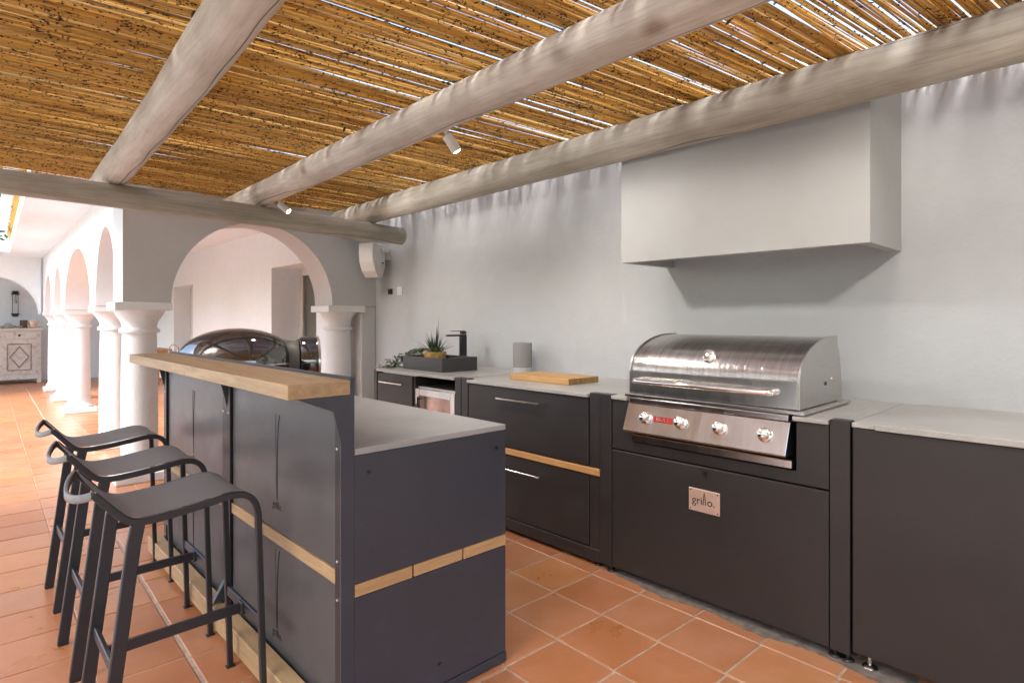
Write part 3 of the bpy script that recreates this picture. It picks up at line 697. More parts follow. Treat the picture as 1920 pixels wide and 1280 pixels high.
# the two l's are drawn as a pair of tongs
for y0, y1 in ((1.3755, 1.3705), (1.3625, 1.3675)): mb.prism([(y0 - .0024, .474), (y0 + .0024, .474), (y1 + .0012, .530), (y1 - .0012, .530)], 0, XF - .0038, XF - .003)
part('plate_lettering', mb, M['black'], dr)
part('countertop', MB().box(XF - .008, XW - .002, .838, .975, .914, .932, bev=.002).box(XF - .008, XW - .002, 1.80, 1.898, .914, .932, bev=.002).box(XF + .60, XW - .002, .975, 1.80, .914, .932, bev=.002), M['stone'], t)
part('countertop_return', bx(XF + .057, XW - .002, .760, .836, .914, .932, bev=.001), M['stone'], t)
feet(t, [(XF + .02, .775), (XF + .02, .82)])
# right cabinet
t = thing('side_cabinet', 'plain dark cabinet at the right edge with a stone top', 'cabinet', (XF, 0.2, 0))
part('side_panel', bx(XF + .004, XF + .70, .715, .754, .05, .914, bev=.002), M['anth'], t)
part('door_panel', bx(XF, XF + .02, -.55, .752, .05, .912, bev=.0025), M['anth'], t)
part('carcass', bx(XF + .03, XF + .70, -.55, .71, .05, .9), M['void'], t)
part('countertop', bx(XF - .010, XW - .002, -.55, .675, .914, .937, bev=.002), M['stone'], t)
part('countertop_return', bx(XF + .0, XW - .002, .678, .755, .916, .933, bev=.001), M['stone'], t)
for yy in (.70, -.45):
    part('foot', MB().lathe([(.026, 0), (.028, .006), (.018, .014), (.008, .016), (.008, .05)], (XF - .005 + .03, yy, 0), 18), M['nickel'], t, 40)

# ------------------------------------------------------------------ built-in steel grill
g = thing('barbecue_grill', 'stainless steel gas grill with a curved lid, red badge and four knobs', 'grill', (2.56, 1.37, .93))
GY0, GY1 = .966, 1.806
prof = [(2.555, 1.066)]
for k in range(0, 15):
    a = R(90 * k / 14); prof.append((2.565 + .40 * (1 - math.cos(a)) , 1.070 + .178 * math.sin(a) ** .9 if k else 1.070))
prof = [(2.555, .955), (2.555, 1.063), (2.563, 1.070)] + [(2.563 + .37 * (1 - math.cos(R(90 * k / 14))), 1.070 + .178 * math.sin(R(90 * k / 14))) for k in range(1, 15)] + [(3.0, 1.248), (3.0, .955)]
lid = part('lid', MB().prism(prof, 1, GY0 + .004, GY1 - .004), M['lidsteel'], g, 35)
part('lid_lip', bx(2.547, 2.556, GY0 + .002, GY1 - .002, .953, 1.069, bev=.002), M['steel'], g)
side = [(2.550, .953)] + [(2.550, 1.072)] + [(2.556 + .375 * (1 - math.cos(R(90 * k / 14))), 1.074 + .180 * math.sin(R(90 * k / 14))) for k in range(1, 15)] + [(3.006, 1.254), (3.006, .953)]
for ya, yb in ((GY0 - .006, GY0 + .003), (GY1 - .003, GY1 + .006)):
    sp_ = part('side_plate', MB().prism(side, 1, ya, yb, bev=.0015), M['steelv'], g)
    if ya < 1:
        for (x, z, r) in ((2.846, 1.044, .010), (2.925, 1.062, .006)): part('bolt', MB().lathe([(r, 0), (r * .8, .004), (0, .006)], (x, ya, z), 14, Matrix.Rotation(math.pi / 2, 4, 'X')), M['black'] if r > .008 else M['chrome'], sp_, 40)
part('rear_housing', MB().prism([(3.007, .94), (3.007, 1.20), (3.03, 1.19), (3.055, 1.10), (3.075, .94)], 1, GY0 - .004, GY1 + .004), M['steelv'], g)
part('ledge', MB().box(2.520, 3.10, GY0 - .055 + .02, GY1 + .012, .936, .951, bev=.003), M['steel'], g)
hp = [(2.55, 1.752, 1.020), (2.525, 1.754, 1.0205), (2.507, 1.748, 1.020), (2.500, 1.730, 1.020), (2.499, 1.4, 1.020), (2.500, 1.085, 1.020), (2.507, 1.067, 1.020), (2.525, 1.060, 1.0205), (2.55, 1.061, 1.020)]
part('handle', MB().tube(hp, .0125, 16), M['chrome'], lid, 60)
part('thermometer', MB().lathe([(.034, 0), (.036, .006), (.033, .014), (.026, .018), (0, .019)], (2.603, 1.387, 1.155), 28, Matrix.Rotation(R(-64), 4, 'Y')), M['chrome'], lid, 40)
# control panel: leans forward towards the bottom
A0, A1 = Vector((2.520, 0, .905)), Vector((2.468, 0, .772))
cp = part('control_panel', MB().prism([(2.520, .905), (2.468, .772), (2.474, .765), (2.56, .765), (2.60, .90)], 1, .986, 1.792, bev=.002), M['steel'], g)
part('panel_lip', MB().box(2.512, 2.56, .99, 1.785, .908, .934, bev=.004, seg=2), M['steel'], g)
nrm = Vector((-(A0.z - A1.z), 0, (A0.x - A1.x))).normalized()
rotk = nrm.to_track_quat('Z', 'Y').to_matrix().to_4x4()
for yy in (1.672, 1.478, 1.283, 1.080):
    c = A0.lerp(A1, .47); p = Vector((c.x, yy, c.z))
    kn = part('knob', MB().lathe([(.031, .0), (.031, .004), (.027, .008), (.024, .010), (.0245, .024), (.023, .032), (.017, .038), (0, .0405)], p, 30, rotk), M['chrome'], g, 40)
c = A0.lerp(A1, .46); bd = Matrix.Translation(Vector((c.x, 1.566, c.z)) + nrm * .001) @ rotk
bm4 = Matrix(((0, 0, -1, 0), (-1, 0, 0, 0), (0, 1, 0, 0), (0, 0, 0, 1)))
tilt = Matrix.Rotation(math.atan2(A0.x - A1.x, A0.z - A1.z), 4, 'Y')
fr = Matrix.Translation(Vector((c.x, 1.573, c.z)) + nrm * .0005) @ tilt
bdg = part('badge', MB().box(-.003, 0, -.053, .053, -.013, .013, bev=.003).xf(fr), M['red'], g)
part('badge_lettering', text_bm('BULL', .028, .0004, fr @ face_minus_x(-.0034, 0, 0), sxy=(1.25, 1)), M['chrome'], bdg)
part('drip_tray', MB().box(2.503, 2.56, .975, 1.762, .716, .750, bev=.003), M['steel'], g)

# ------------------------------------------------------------------ things on the counter
t = thing('sink_basin', 'square dark basin sitting on the counter beside the black tap', 'sink', (2.85, 3.86, CT + .005))
z0, z1 = CT + .0055, 1.036
mb = MB().box(2.675, 2.69, 3.59, 4.125, z0, z1, bev=.002).box(3.005, 3.02, 3.59, 4.125, z0, z1, bev=.002).box(2.69, 3.005, 3.59, 3.605, z0, z1, bev=.002).box(2.69, 3.005, 4.11, 4.125, z0, z1, bev=.002)
part('basin_walls', mb, M['basin'], t); part('basin_floor', bx(2.69, 3.005, 3.605, 4.11, z0, z0 + .02), M['basin'], t)
part('drain', MB().cyl((2.85, 3.86, z0 + .02), (2.85, 3.86, z0 + .024), .02), M['nickel'], t)
t = thing('tap', 'tall square black mixer tap behind the basin', 'tap', (3.10, 3.87, CT + .005))
part('tap_body', bx(3.075, 3.125, 3.848, 3.892, CT + .0055, 1.192, bev=.003), M['black'], t)
part('spout', bx(2.93, 3.125, 3.852, 3.888, 1.192, 1.206, bev=.002), M['black'], t)
part('lever', MB().box(3.08, 3.122, 3.85, 3.89, 1.209, 1.232, bev=.003).box(2.97, 3.115, 3.862, 3.878, 1.233, 1.238, bev=.001), M['black'], t)
t = thing('bluetooth_speaker', 'grey rounded fabric speaker standing on the counter by the chopping board', 'speaker', (3.13, 3.2, CT))
part('base', MB().lathe([(.066, 0), (.070, .004), (.071, .045)], (3.13, 3.19, CT + .001), 36), M['speakerb'], t, 40)
part('grille', MB().lathe([(.0715, .045), (.072, .05), (.072, .222), (.068, .229), (.05, .232), (0, .232)], (3.13, 3.19, CT + .001), 36), M['speaker'], t, 50)
t = thing('chopping_board', 'thick striped wooden chopping board lying on the counter beside the speaker', 'chopping board', (2.9, 2.67, CT))
bz = CT + .001
part('board_body', bx(2.755, 3.05, 2.412, 2.93, bz, bz + .036, bev=.002), M['board'], t)
mb = MB()
for k in range(14):
    x = 2.756 + k * .021; mb.box(x, x + .0205, 2.403, 2.4115, bz, bz + .036, bev=.0006)
part('end_grain_strip', mb, M['boardend'], t)
# grassy plant in a gilded pot standing in the basin corner
pc = Vector((2.93, 4.03, 1.035))
t = thing('potted_grass_plant', 'spiky dark green plant in a low golden pot beside the basin', 'plant', (pc.x, pc.y, pc.z))
part('pot', MB().lathe([(.055, -.10), (.080, -.09), (.092, -.02), (.096, .026), (.089, .028), (.080, .012), (0, .010)], pc, 28), M['gold'], t, 50)
rp = random.Random(4)
def blade(mb, base, d, up, ln, wd, droop=.5, n=7):
    d = Vector(d).normalized(); side = d.cross(Vector((0, 0, 1))).normalized(); prev = None
    for i in range(n + 1):
        u = i / n; p = base + d * (ln * u * (1 - up) + 0) + Vector((0, 0, ln * (u * up - droop * (1 - up) * u * u * .5)))
        ww = wd * (1 - u ** 1.6) + .0004
        cur = (mb.bm.verts.new(p - side * ww), mb.bm.verts.new(p + Vector((0, 0, -ww * .5))), mb.bm.verts.new(p + side * ww))
        if prev: mb.bm.faces.new((prev[0], prev[1], cur[1], cur[0])); mb.bm.faces.new((prev[1], prev[2], cur[2], cur[1]))
        prev = cur
for k in range(64):
    an = rp.uniform(0, 6.283); up = rp.uniform(.35, .97); ln = rp.uniform(.14, .27) if k > 5 else rp.uniform(.24, .30)
    if k == 0: an, up, ln = -1.2, .95, .34
    if k == 1: an, up, ln = 2.6, .45, .34
    mb = MB(); blade(mb, pc + Vector((math.cos(an) * .02, math.sin(an) * .02, .01)), (math.cos(an), math.sin(an), 0), up, ln, rp.uniform(.005, .009), rp.uniform(.0, .7))
    part('leaf', mb, M['leafd'], t, 60)
mb = MB()
for k in range(170):
    a, rr_ = rp.uniform(0, 6.283), rp.uniform(.0, .075); p = pc + Vector((math.cos(a) * rr_, math.sin(a) * rr_, .015 + rp.uniform(0, .045)))
    mb.lathe([(0, -.006), (.006, 0), (0, .006)], p, 5, Matrix.Rotation(rp.uniform(0, 3), 4, 'X'))
o = part('rosette_leaves', mb, M['leafs'], t); o['kind'] = 'stuff'
t = thing('trailing_plant', 'pale green trailing plant spilling over the counter end left of the basin', 'plant', (2.75, 4.22, CT + .005))
part('stem', MB().tube([(2.88, 4.20, .94), (2.85, 4.2, 1.03), (2.78, 4.22, 1.03), (2.70, 4.24, .96)], .004, 6), M['leafs'], t)
part('stem', MB().tube([(2.88, 4.20, .94), (2.9, 4.23, 1.04), (2.82, 4.26, 1.02), (2.72, 4.27, .94)], .003, 6), M['leafs'], t)
mb = MB()
for k in range(620):
    u = rp.random(); c = Vector((2.93 - .33 * u, 4.17 + .12 * u, 1.085 - .13 * u ** 1.6)) + Vector((rp.gauss(0, .025), rp.gauss(0, .035), -abs(rp.gauss(0, .05)) * (0.3 + u) ))
    c.z = max(c.z, .938)
    s = rp.uniform(.009, .017); q = bmesh.new(); vs = [q.verts.new(v) for v in ((-s, 0, 0), (0, -s * .6, s * .3), (s, 0, 0), (0, s * .6, s * .3))]; q.faces.new(vs)
    mb.merge(q, Matrix.Translation(c) @ Matrix.Rotation(rp.uniform(0, 6.28), 4, 'Z') @ Matrix.Rotation(rp.uniform(-1.2, 1.2), 4, 'X'))
o = part('small_leaves', mb, M['leafs'], t); o['kind'] = 'stuff'
# wall fittings
t = thing('outdoor_wall_speaker', 'white curved outdoor speaker bracketed high in the corner by the cross pole', 'speaker', (3.1, 5.3, 1.9))
prf = [(0.17, .17), (-.05, .18), (-.105, .10), (-.12, .0), (-.10, -.08), (-.06, -.14), (0.0, -.17), (.03, -.17), (.12, .05)]
rt = Matrix.Translation((3.10, 5.34, 1.925)) @ Matrix.Rotation(R(22), 4, 'Z')
prf2 = [(-.085, .165)] + [(-.13 + .09 * (1 - math.cos(a)) * 1.0, .14 - .0 - .30 * (a / 1.57)) for a in [0, .3, .6, .9, 1.2, 1.5]] + [(.0, -.16), (.06, -.16), (.12, -.02), (.12, .165)]
part('cabinet', MB().prism([(-.05, .17), (-.055, .08), (-.04, -.04), (-.01, -.12), (.03, -.165), (.065, -.165), (.105, -.05), (.105, .17)], 1, -.085, .085, bev=.008).xf(rt), M['whitep'], t)
part('front_grille', MB().prism([(-.058, .172), (-.063, .08), (-.048, -.04), (-.018, -.12), (.022, -.168), (-.012, -.165), (-.06, -.11), (-.098, -.02), (-.11, .07), (-.105, .172)], 1, -.088, .088, bev=.004).xf(rt), M['whitep'], t)
part('bracket', MB().box(.02, .15, -.112, -.088, .09, .13, bev=.004).box(.13, .15, -.112, .0, .02, .13, bev=.003).xf(rt), M['whitep'], t)
part('mounting_pin', MB().cyl((.05, -.1, -.02), (.05, -.085, -.02), .006).xf(rt), M['black'], t)
single('black_switch', bx(XW - .012, XW - .001, 5.245, 5.32, 1.590, 1.645, bev=.003), M['black'], 'small black control square on the wall, left of the white switch', 'switch', (XW, 5.28, 1.61))
t = thing('light_switch', 'white rectangular switch plate on the wall beside the black square', 'switch', (XW, 5.1, 1.61))
part('switch_plate', bx(XW - .010, XW - .001, 5.06, 5.15, 1.575, 1.66, bev=.002), M['whitep'], t)
for z in (1.595, 1.617, 1.639): part('rocker', bx(XW - .014, XW - .010, 5.085, 5.125, z - .008, z + .008, bev=.001), M['whitep'], t)

# ------------------------------------------------------------------ kitchen island
IX0, IX1, IY0, IY1 = .918, 1.567, 1.69, 3.80
t = thing('kitchen_island', 'dark kitchen island with a raised wooden breakfast bar and wood strips', 'island', (1.2, 2.7, 0))
part('countertop', bx(IX0 + .002, IX1, IY0 + .001, IY1, .902, .922, bev=.0015), M['stone2'], t)
part('carcass', bx(IX0 + .03, IX1 - .02, IY0 + .02, IY1 - .02, .03, .90), M['void'], t)
part('end_panel', bx(IX0 + .001, IX1 - .001, IY0, IY0 + .018, .497, .901, bev=.0015), M['anthb'], t)
part('end_panel', bx(IX0 + .001, IX1 - .001, IY0, IY0 + .018, .042, .4525, bev=.0015), M['anthb'], t)
part('end_rail', bx(IX0 + .001, IX1 + .001, IY0 - .003, IY0 + .02, -.0 + .004, .039, bev=.0015), M['anthb'], t)
for (x, z) in ((.969, .843), (1.518, .838), (1.247, .118)):
    part('screw_hole', MB().cyl((x, IY0 - .0012, z), (x, IY0 + .0, z), .0065).box(x - .010, x + .010, IY0 - .001, IY0 - .0002, z - .0022, z + .0022), M['black'], t)
for (a, b, dpt) in ((IX0 + .002, 1.134, 0), (1.142, 1.352, .001), (1.358, IX1 - .001, -.001)):
    part('wood_block', bx(a, b, IY0 + dpt, IY0 + .02, .4545, .495, bev=.0015), M['oakx'], t)
part('side_panel', bx(IX1 - .022, IX1 - .002, IY0 + .018, IY1, .042, .901, bev=.001), M['anth'], t)
part('end_panel', bx(IX0 + .001, IX1 - .001, IY1 - .018, IY1, .042, .901, bev=.0015), M['anthb'], t)
part('upstand', bx(.905, IX0, IY0 + .0085, IY1, .60, 1.149, bev=.001), M['anthb'], t)
# bar side: posts with brackets, panels, strips
prb = [(.9175, .03), (.9175, 1.149), (.904, 1.149), (.904, 1.0935), (.735, 1.0935), (.848, 1.047), (.872, .950), (.872, .03)]
for yy in (IY0, 2.735, 3.79):
    part('bracket_plate', MB().prism(prb, 1, yy, yy + .008), M['anthb'], t)
for (a, b) in ((IY0 + .0085, IY0 + .040), (2.700, 2.7345), (2.7435, 2.795), (3.75, 3.7895)):
    part('post_flange', bx(.872, .880, a, b, .03, 1.092, bev=.001), M['anth'], t)
for (ya, yb) in ((IY0 + .042, 2.698), (2.797, 3.748)):
    part('back_panel', bx(.884, .900, ya, yb, .540, 1.092, bev=.0015), M['panel'], t)
    part('back_panel', bx(.884, .900, ya, yb, .075, .490, bev=.0015), M['panel'], t)
    part('wood_strip', MB().prism([(ya - .012, .493), (yb + .0, .493), (yb, .537), (ya + .012, .537), (ya - .012, .515)], 0, .879, .898, bev=.001), M['oak'], t)
    ym = (ya + yb) / 2 - .0
    for (zt, zb) in ((.975, .655), (.470, .175)):
        # tall tongs outline and the word under it, cut in the panel
        mb = MB()
        mb.tube([(.8835, ym + .012, zt), (.8835, ym + .012, zt - .10), (.8835, ym + .006, zt - .22), (.8835, ym + .002, zb)], .0012, 5)
        mb.tube([(.8835, ym - .022, zt - .002), (.8835, ym - .010, zt - .05), (.8835, ym - .004, zt - .13), (.8835, ym - .001, zb)], .0018, 5)
        part('tongs_outline', mb, M['black'], t)
        part('panel_lettering', text_bm('grillo.', .040, .0005, face_minus_x(.8835, ym, zb - .022)), M['black'], t)
    for z in (.925, .575, .455, .12):
        for yy in (ya - .018, yb + .016):
            part('bolt', MB().lathe([(.0055, 0), (.005, .003), (0, .0045)], (.872, yy, z), 10, Matrix.Rotation(-math.pi / 2, 4, 'Y')), M['chrome'], t, 40)
for (ya, yb) in ((IY0, 2.735), (2.7355, 3.80)):
    part('bar_board', bx(.705, .9045, ya, yb, 1.095, 1.140, bev=.002), M['oak'], t)
for (ya, yb) in ((1.60, 2.72), (2.78, 3.86)):
    part('floor_beam', bx(.805, .868, ya, yb, .022, .105, bev=.003), M['oak'], t)
part('foot_wedge', MB().prism([(.870, .20), (.870, .106), (.815, .106)], 1, 2.735, 2.76), M['anthb'], t)
for x, y in ((1.50, 1.715), (.95, 1.75), (1.5, 3.75)):
    part('foot', MB().lathe([(.022, 0), (.024, .004), (.012, .010), (.007, .03)], (x, y, 0), 16), M['nickel'], t, 40)

# ------------------------------------------------------------------ bar stools
def make_stool(loc, label):
    x0, y0 = loc    # near-left reference: profile given for the nearest stool at x .285...75, y 2.045...2.405
    t = thing('bar_stool', label, 'stool', (0.53, 2.225, 0), 'dark metal bar stools at the island')
    Y0, Y1 = 2.045, 2.405
    pf = [(.292, .838), (.318, .808), (.345, .775), (.368, .750), (.392, .737), (.425, .732), (.50, .737), (.58, .747), (.64, .757), (.68, .760), (.710, .755), (.733, .740), (.748, .715), (.755, .68)]
    def smooth(p, n=3):
        for _ in range(n):
            q = [p[0]]
            for a, b in zip(p, p[1:]):
                q.append((a[0] * .75 + b[0] * .25, a[1] * .75 + b[1] * .25)); q.append((a[0] * .25 + b[0] * .75, a[1] * .25 + b[1] * .75))
            q.append(p[-1]); p = q
        return p
    ps = smooth(pf, 2)
    n = len(ps)
    # side rails that turn down into the front legs
    for y in (Y0 + .010, Y1 - .010):
        path = [(x, y, z - .010) for x, z in ps] + [(.757, y, .6), (.775, y, .004)]
        part('side_rail', MB().tube(path, 0, sx=(.021, .018, (0, 1, 0))), M['stool'], t, 45)
    # sling seat
    mb = MB(); bm = mb.bm; prev = None
    for i, (x, z) in enumerate(ps[:-4]):
        row = []
        for j in range(9):
            v = j / 8; row.append(bm.verts.new((x + (.0 if i > 3 else 0), Y0 + .018 + (Y1 - Y0 - .036) * v, z + .002 - .004 * math.sin(math.pi * v))))
        if prev:
            for j in range(8): bm.faces.new((prev[j], row[j], row[j + 1], prev[j + 1]))
        prev = row
    bmesh.ops.solidify(bm, geom=bm.faces[:], thickness=-.006)
    bmesh.ops.recalc_face_normals(bm, faces=bm.faces[:])
    part('seat', mb, M['seat'], t, 60)
    # cast grip rail that bows out between the two raised ends
    mb = MB(); path = []
    for k in range(13):
        v = k / 12; path.append((.292 - .040 * math.sin(math.pi * v) ** .7, Y0 + .006 + (Y1 - Y0 - .012) * v, .826 - .030 * math.sin(math.pi * v) ** .8))
    mb.tube(path, 0, sx=(.012, .024, (0, 0, 1))); part('grip_rail', mb, M['stoolgrey'], t, 50)
    for y in (Y0 + .012, Y1 - .012):
        mb = MB().tube([(.405, y, .728), (.392, y, .66), (.352, y, .33), (.312, y, .004)], 0, sx=(.038, .020, (0, 1, 0))); part('leg', mb, M['stool'], t, 45)
    zc = .292
    for x, nm in ((.347, 'cross_bar'), (.767, 'cross_bar')):
        c = part(nm, MB().tube([(x, Y0 + .022, zc if x < .5 else zc + .005), (x, Y1 - .022, zc if x < .5 else zc + .005)], 0, sx=(.014, .036, (0, 0, 1))), M['stool'], t)
        if x < .5: part('bolt', MB().lathe([(.007, 0), (.006, .003), (0, .005)], (x, Y1 + .001, zc + .03), 10, Matrix.Rotation(math.pi / 2, 4, 'X') ), M['chrome'], c, 40)
        for y in (Y1 - .001,): part('bolt', MB().lathe([(.006, 0), (.005, .003), (0, .004)], (x, y - .0005, zc), 10, Matrix.Rotation(math.pi / 2, 4, 'X')), M['chrome'], c, 40)
    st = part('stretcher', MB().tube([(.350, 2.225, zc - .006), (.764, 2.225, zc)], 0, sx=(.016, .034, (0, 0, 1))), M['stool'], t)
    part('stretcher_joint', MB().box(.752, .765, 2.205, 2.245, zc - .022, zc + .022, bev=.002), M['stool'], t)
    for x in (.312, .775):
        for y in (Y0 + .012, Y1 - .012): part('foot_cap', bx(x - .016, x + .016, y - .012, y + .012, 0, .006, bev=.001), M['black'], t)
    return t
def seat_mat():
    m, nt, b = new_mat('woven_sling_fabric'); v = coords(nt)
    wv = N(nt, 'ShaderNodeTexWave', wave_type='BANDS', bands_direction='X'); wv.inputs['Scale'].default_value = 160; L(nt, v, wv.inputs['Vector'])
    w2 = N(nt, 'ShaderNodeTexWave', wave_type='BANDS', bands_direction='Y'); w2.inputs['Scale'].default_value = 160; L(nt, v, w2.inputs['Vector'])
    ml = N(nt, 'ShaderNodeMath', operation='MULTIPLY'); L(nt, wv.outputs['Fac'], ml.inputs[0]); L(nt, w2.outputs['Fac'], ml.inputs[1])
    L(nt, ramp(nt, ml.outputs[0], [(0, (0.25, 0.255, 0.265)), (1, (0.37, 0.375, 0.385))]), b.inputs['Base Color'])  # grey lifted to stand in for sky sheen on the seat
    b.inputs['Roughness'].default_value = .42; bump(nt, b, ml.outputs[0], .3, .0006); return m
M['seat'] = seat_mat()
s1 = make_stool((0, 0), 'nearest of the three dark metal bar stools, closest to the camera')
copy_thing(s1, (0.545, 2.855, 0), 'middle one of the three dark metal bar stools at the island')
copy_thing(s1, (0.565, 3.54, 0), 'farthest of the three dark metal bar stools, nearest the white columns')

# ------------------------------------------------------------------ black domed grill behind the bar
cr = Matrix.Rotation(R(24), 3, 'Z') @ Vector((.7262, -.6875, 0)); base = Vector((1.56, 4.66, 0))
t = thing('domed_grill', 'glossy black domed grill with a round drum at its side, behind the bar top', 'grill', tuple(base))
rotc = Matrix.Rotation(math.atan2(cr.y, cr.x), 4, 'Z')
pd = [(0, .262)] + [(math.sin(R(a)), .262 * math.cos(R(a)) ** .9 if a < 90 else 0) for a in range(5, 90, 5)] + [(1.0, 0.0)]
pd = [(r_ * .41 if True else 0, z) for r_, z in pd]
domep = [(p[0], p[1]) for p in pd]
part('dome_lid', MB().lathe(domep[::-1], seg=64).xf(Matrix.Translation(base + Vector((0, 0, 1.004))) @ rotc @ Matrix.Diagonal((1, .85, 1, 1))), M['glossb'], t, 80)
part('bowl', MB().lathe([(.41, 0), (.40, -.05), (.36, -.14), (.24, -.22), (0, -.25)], seg=64).xf(Matrix.Translation(base + Vector((0, 0, 1.0))) @ rotc @ Matrix.Diagonal((1, .85, 1, 1))), M['glossb'], t, 60)
part('rim_band', MB().lathe([(.412, -.008), (.416, 0), (.412, .008)], seg=64).xf(Matrix.Translation(base + Vector((0, 0, 1.0))) @ rotc @ Matrix.Diagonal((1, .85, 1, 1))), M['nickel'], t, 60)
ax = rotc @ Matrix.Rotation(math.pi / 2, 4, 'Y')
dc = base + cr * .43 + Vector((0, 0, 1.0))
part('drum_neck', MB().lathe([(.20, -.17), (.17, -.08), (.165, -.02), (.18, .0)], seg=48).xf(Matrix.Translation(dc) @ ax), M['matg'], t, 60)
part('drum', MB().lathe([(.17, 0), (.192, .012), (.197, .03), (.197, .12), (.190, .135)], seg=56).xf(Matrix.Translation(dc) @ ax), M['glossb'], t, 40)
part('drum_rim', MB().lathe([(.190, .132), (.200, .136), (.200, .150), (.186, .156), (.17, .15), (0, .15)], seg=56).xf(Matrix.Translation(dc) @ ax), M['nickel'], t, 40)
hl = base - cr * .42 + Vector((0, 0, 1.11))
part('lift_ring', MB().tube([tuple(hl + cr * (.03 * math.cos(a)) + Vector((0, 0, .038 * math.sin(a)))) for a in [k * 2 * math.pi / 16 for k in range(16)]], .004, 6, closed=True), M['nickel'], t, 60)
for k in range(4):
    a = R(45 + 90 * k); p = base + Vector((math.cos(a) * .22, math.sin(a) * .22, 0)); q = base + Vector((math.cos(a) * .17, math.sin(a) * .17, .80))
    part('leg', MB().cyl(p, q, .018), M['black'], t, 40)

# ------------------------------------------------------------------ far end furniture
t = thing('sideboard', 'distressed white wooden sideboard with diamond doors under the far arch', 'sideboard', (.7, 16.2, 0))
SY = 16.0
part('cabinet_body', bx(-.05, 1.37, SY + .02, 16.44, .10, 1.10, bev=.004), M['shabby'], t)
part('top_board', bx(-.08, 1.40, SY - .02, 16.445, 1.10, 1.15, bev=.006), M['shabby'], t)
part('base_rail', bx(-.06, 1.38, SY, 16.44, .08, .17, bev=.004), M['shabby'], t)
for x in (-.02, 1.30): part('leg', bx(x, x + .07, SY + .01, SY + .08, 0, .08, bev=.003), M['shabby'], t)
for (xa, xb) in ((.02, .66), (.72, 1.30)):
    dr = part('drawer', bx(xa, xb, SY, SY + .02, .93, 1.07, bev=.004), M['shabby'], t)
    part('knob', MB().lathe([(.018, 0), (.022, .01), (.012, .02)], ((xa + xb) / 2, SY, 1.0), 12, Matrix.Rotation(math.pi / 2, 4, 'X')), M['black'], dr, 40)
    dd = part('door', MB().box(xa, xb, SY, SY + .02, .20, .90, bev=.004), M['shabby'], t)
    cx, cz = (xa + xb) / 2, .55
    for s_ in ((-.19, -.27, -.19, .27), (.19, -.27, .19, .27), (-.19, .27, .19, .27), (-.19, -.27, .19, -.27), (0, .22, .15, 0), (.15, 0, 0, -.22), (0, -.22, -.15, 0), (-.15, 0, 0, .22)):
        part('moulding', MB().tube([(cx + s_[0], SY - .006, cz + s_[1]), (cx + s_[2], SY - .006, cz + s_[3])], 0, sx=(.022, .022, (0, 1, 0))), M['worn'], dd)
t = thing('wall_lantern', 'black cylinder glass lantern on the wall above the sideboard', 'lamp', (.965, 16.4, 1.43))
part('lantern_base', MB().box(.90, 1.03, 16.30, 16.45, 1.43, 1.46, bev=.003).box(.915, 1.015, 16.32, 16.42, 1.395, 1.43, bev=.003), M['black'], t)
part('lantern_cap', MB().box(.90, 1.03, 16.30, 16.45, 1.86, 1.885, bev=.003).box(.915, 1.015, 16.32, 16.42, 1.885, 1.935, bev=.003), M['black'], t)
part('lantern_glass', MB().lathe([(.045, 1.46), (.045, 1.86)], (.965, 16.37, 0), 20), M['glass'], t, 50)
for dx in (-.048, .048): part('cage_rod', MB().cyl((.965 + dx, 16.34, 1.46), (.965 + dx, 16.34, 1.86), .005, 8), M['black'], t)
part('bulb', MB().lathe([(0, 1.66), (.02, 1.68), (.022, 1.71), (.012, 1.75), (.012, 1.86)], (.965, 16.37, 0), 14), M['whitep'], t, 60)
t = thing('shell_dish', 'low pile of pale shells and coral on the left of the sideboard', 'ornament', (.85, 16.2, 1.15))
mb = MB()
for k in range(34):
    x = .72 + rp.random() * .38; s = rp.uniform(.018, .04); mb.lathe([(0, 0), (s, s * .3), (s * .8, s * .8), (0, s * 1.1)], (x, 16.12 + rp.uniform(-.06, .06), 1.151 + rp.uniform(0, .02)), 8)
o = part('shells', mb, M['shell'], t, 40); o['kind'] = 'stuff'
part('dish', MB().lathe([(0, .0), (.09, .0), (.10, .03), (.05, .09), (0, .10)], (.84, 16.22, 1.151), 18), M['shell'], t, 50)
t = thing('copper_bucket', 'small copper bucket beside the dark box on the sideboard', 'bucket', (1.26, 16.15, 1.15))
part('bucket_body', MB().lathe([(.055, 0), (.085, .15), (.080, .15), (.052, .01), (0, .01)], (1.24, 16.13, 1.151), 24), M['copper'], t, 50)
part('bucket_handle', MB().tube([(1.24 + .09 * math.cos(a), 16.13, 1.29 + .05 * math.sin(a)) for a in [math.pi * k / 10 for k in range(11)]], .004, 6), M['nickel'], t)
single('dark_box', bx(1.03, 1.15, 16.10, 16.24, 1.151, 1.32, bev=.006), M['bark'], 'dark wooden box between the shells and the copper bucket', 'box', (1.09, 16.17, 1.15))
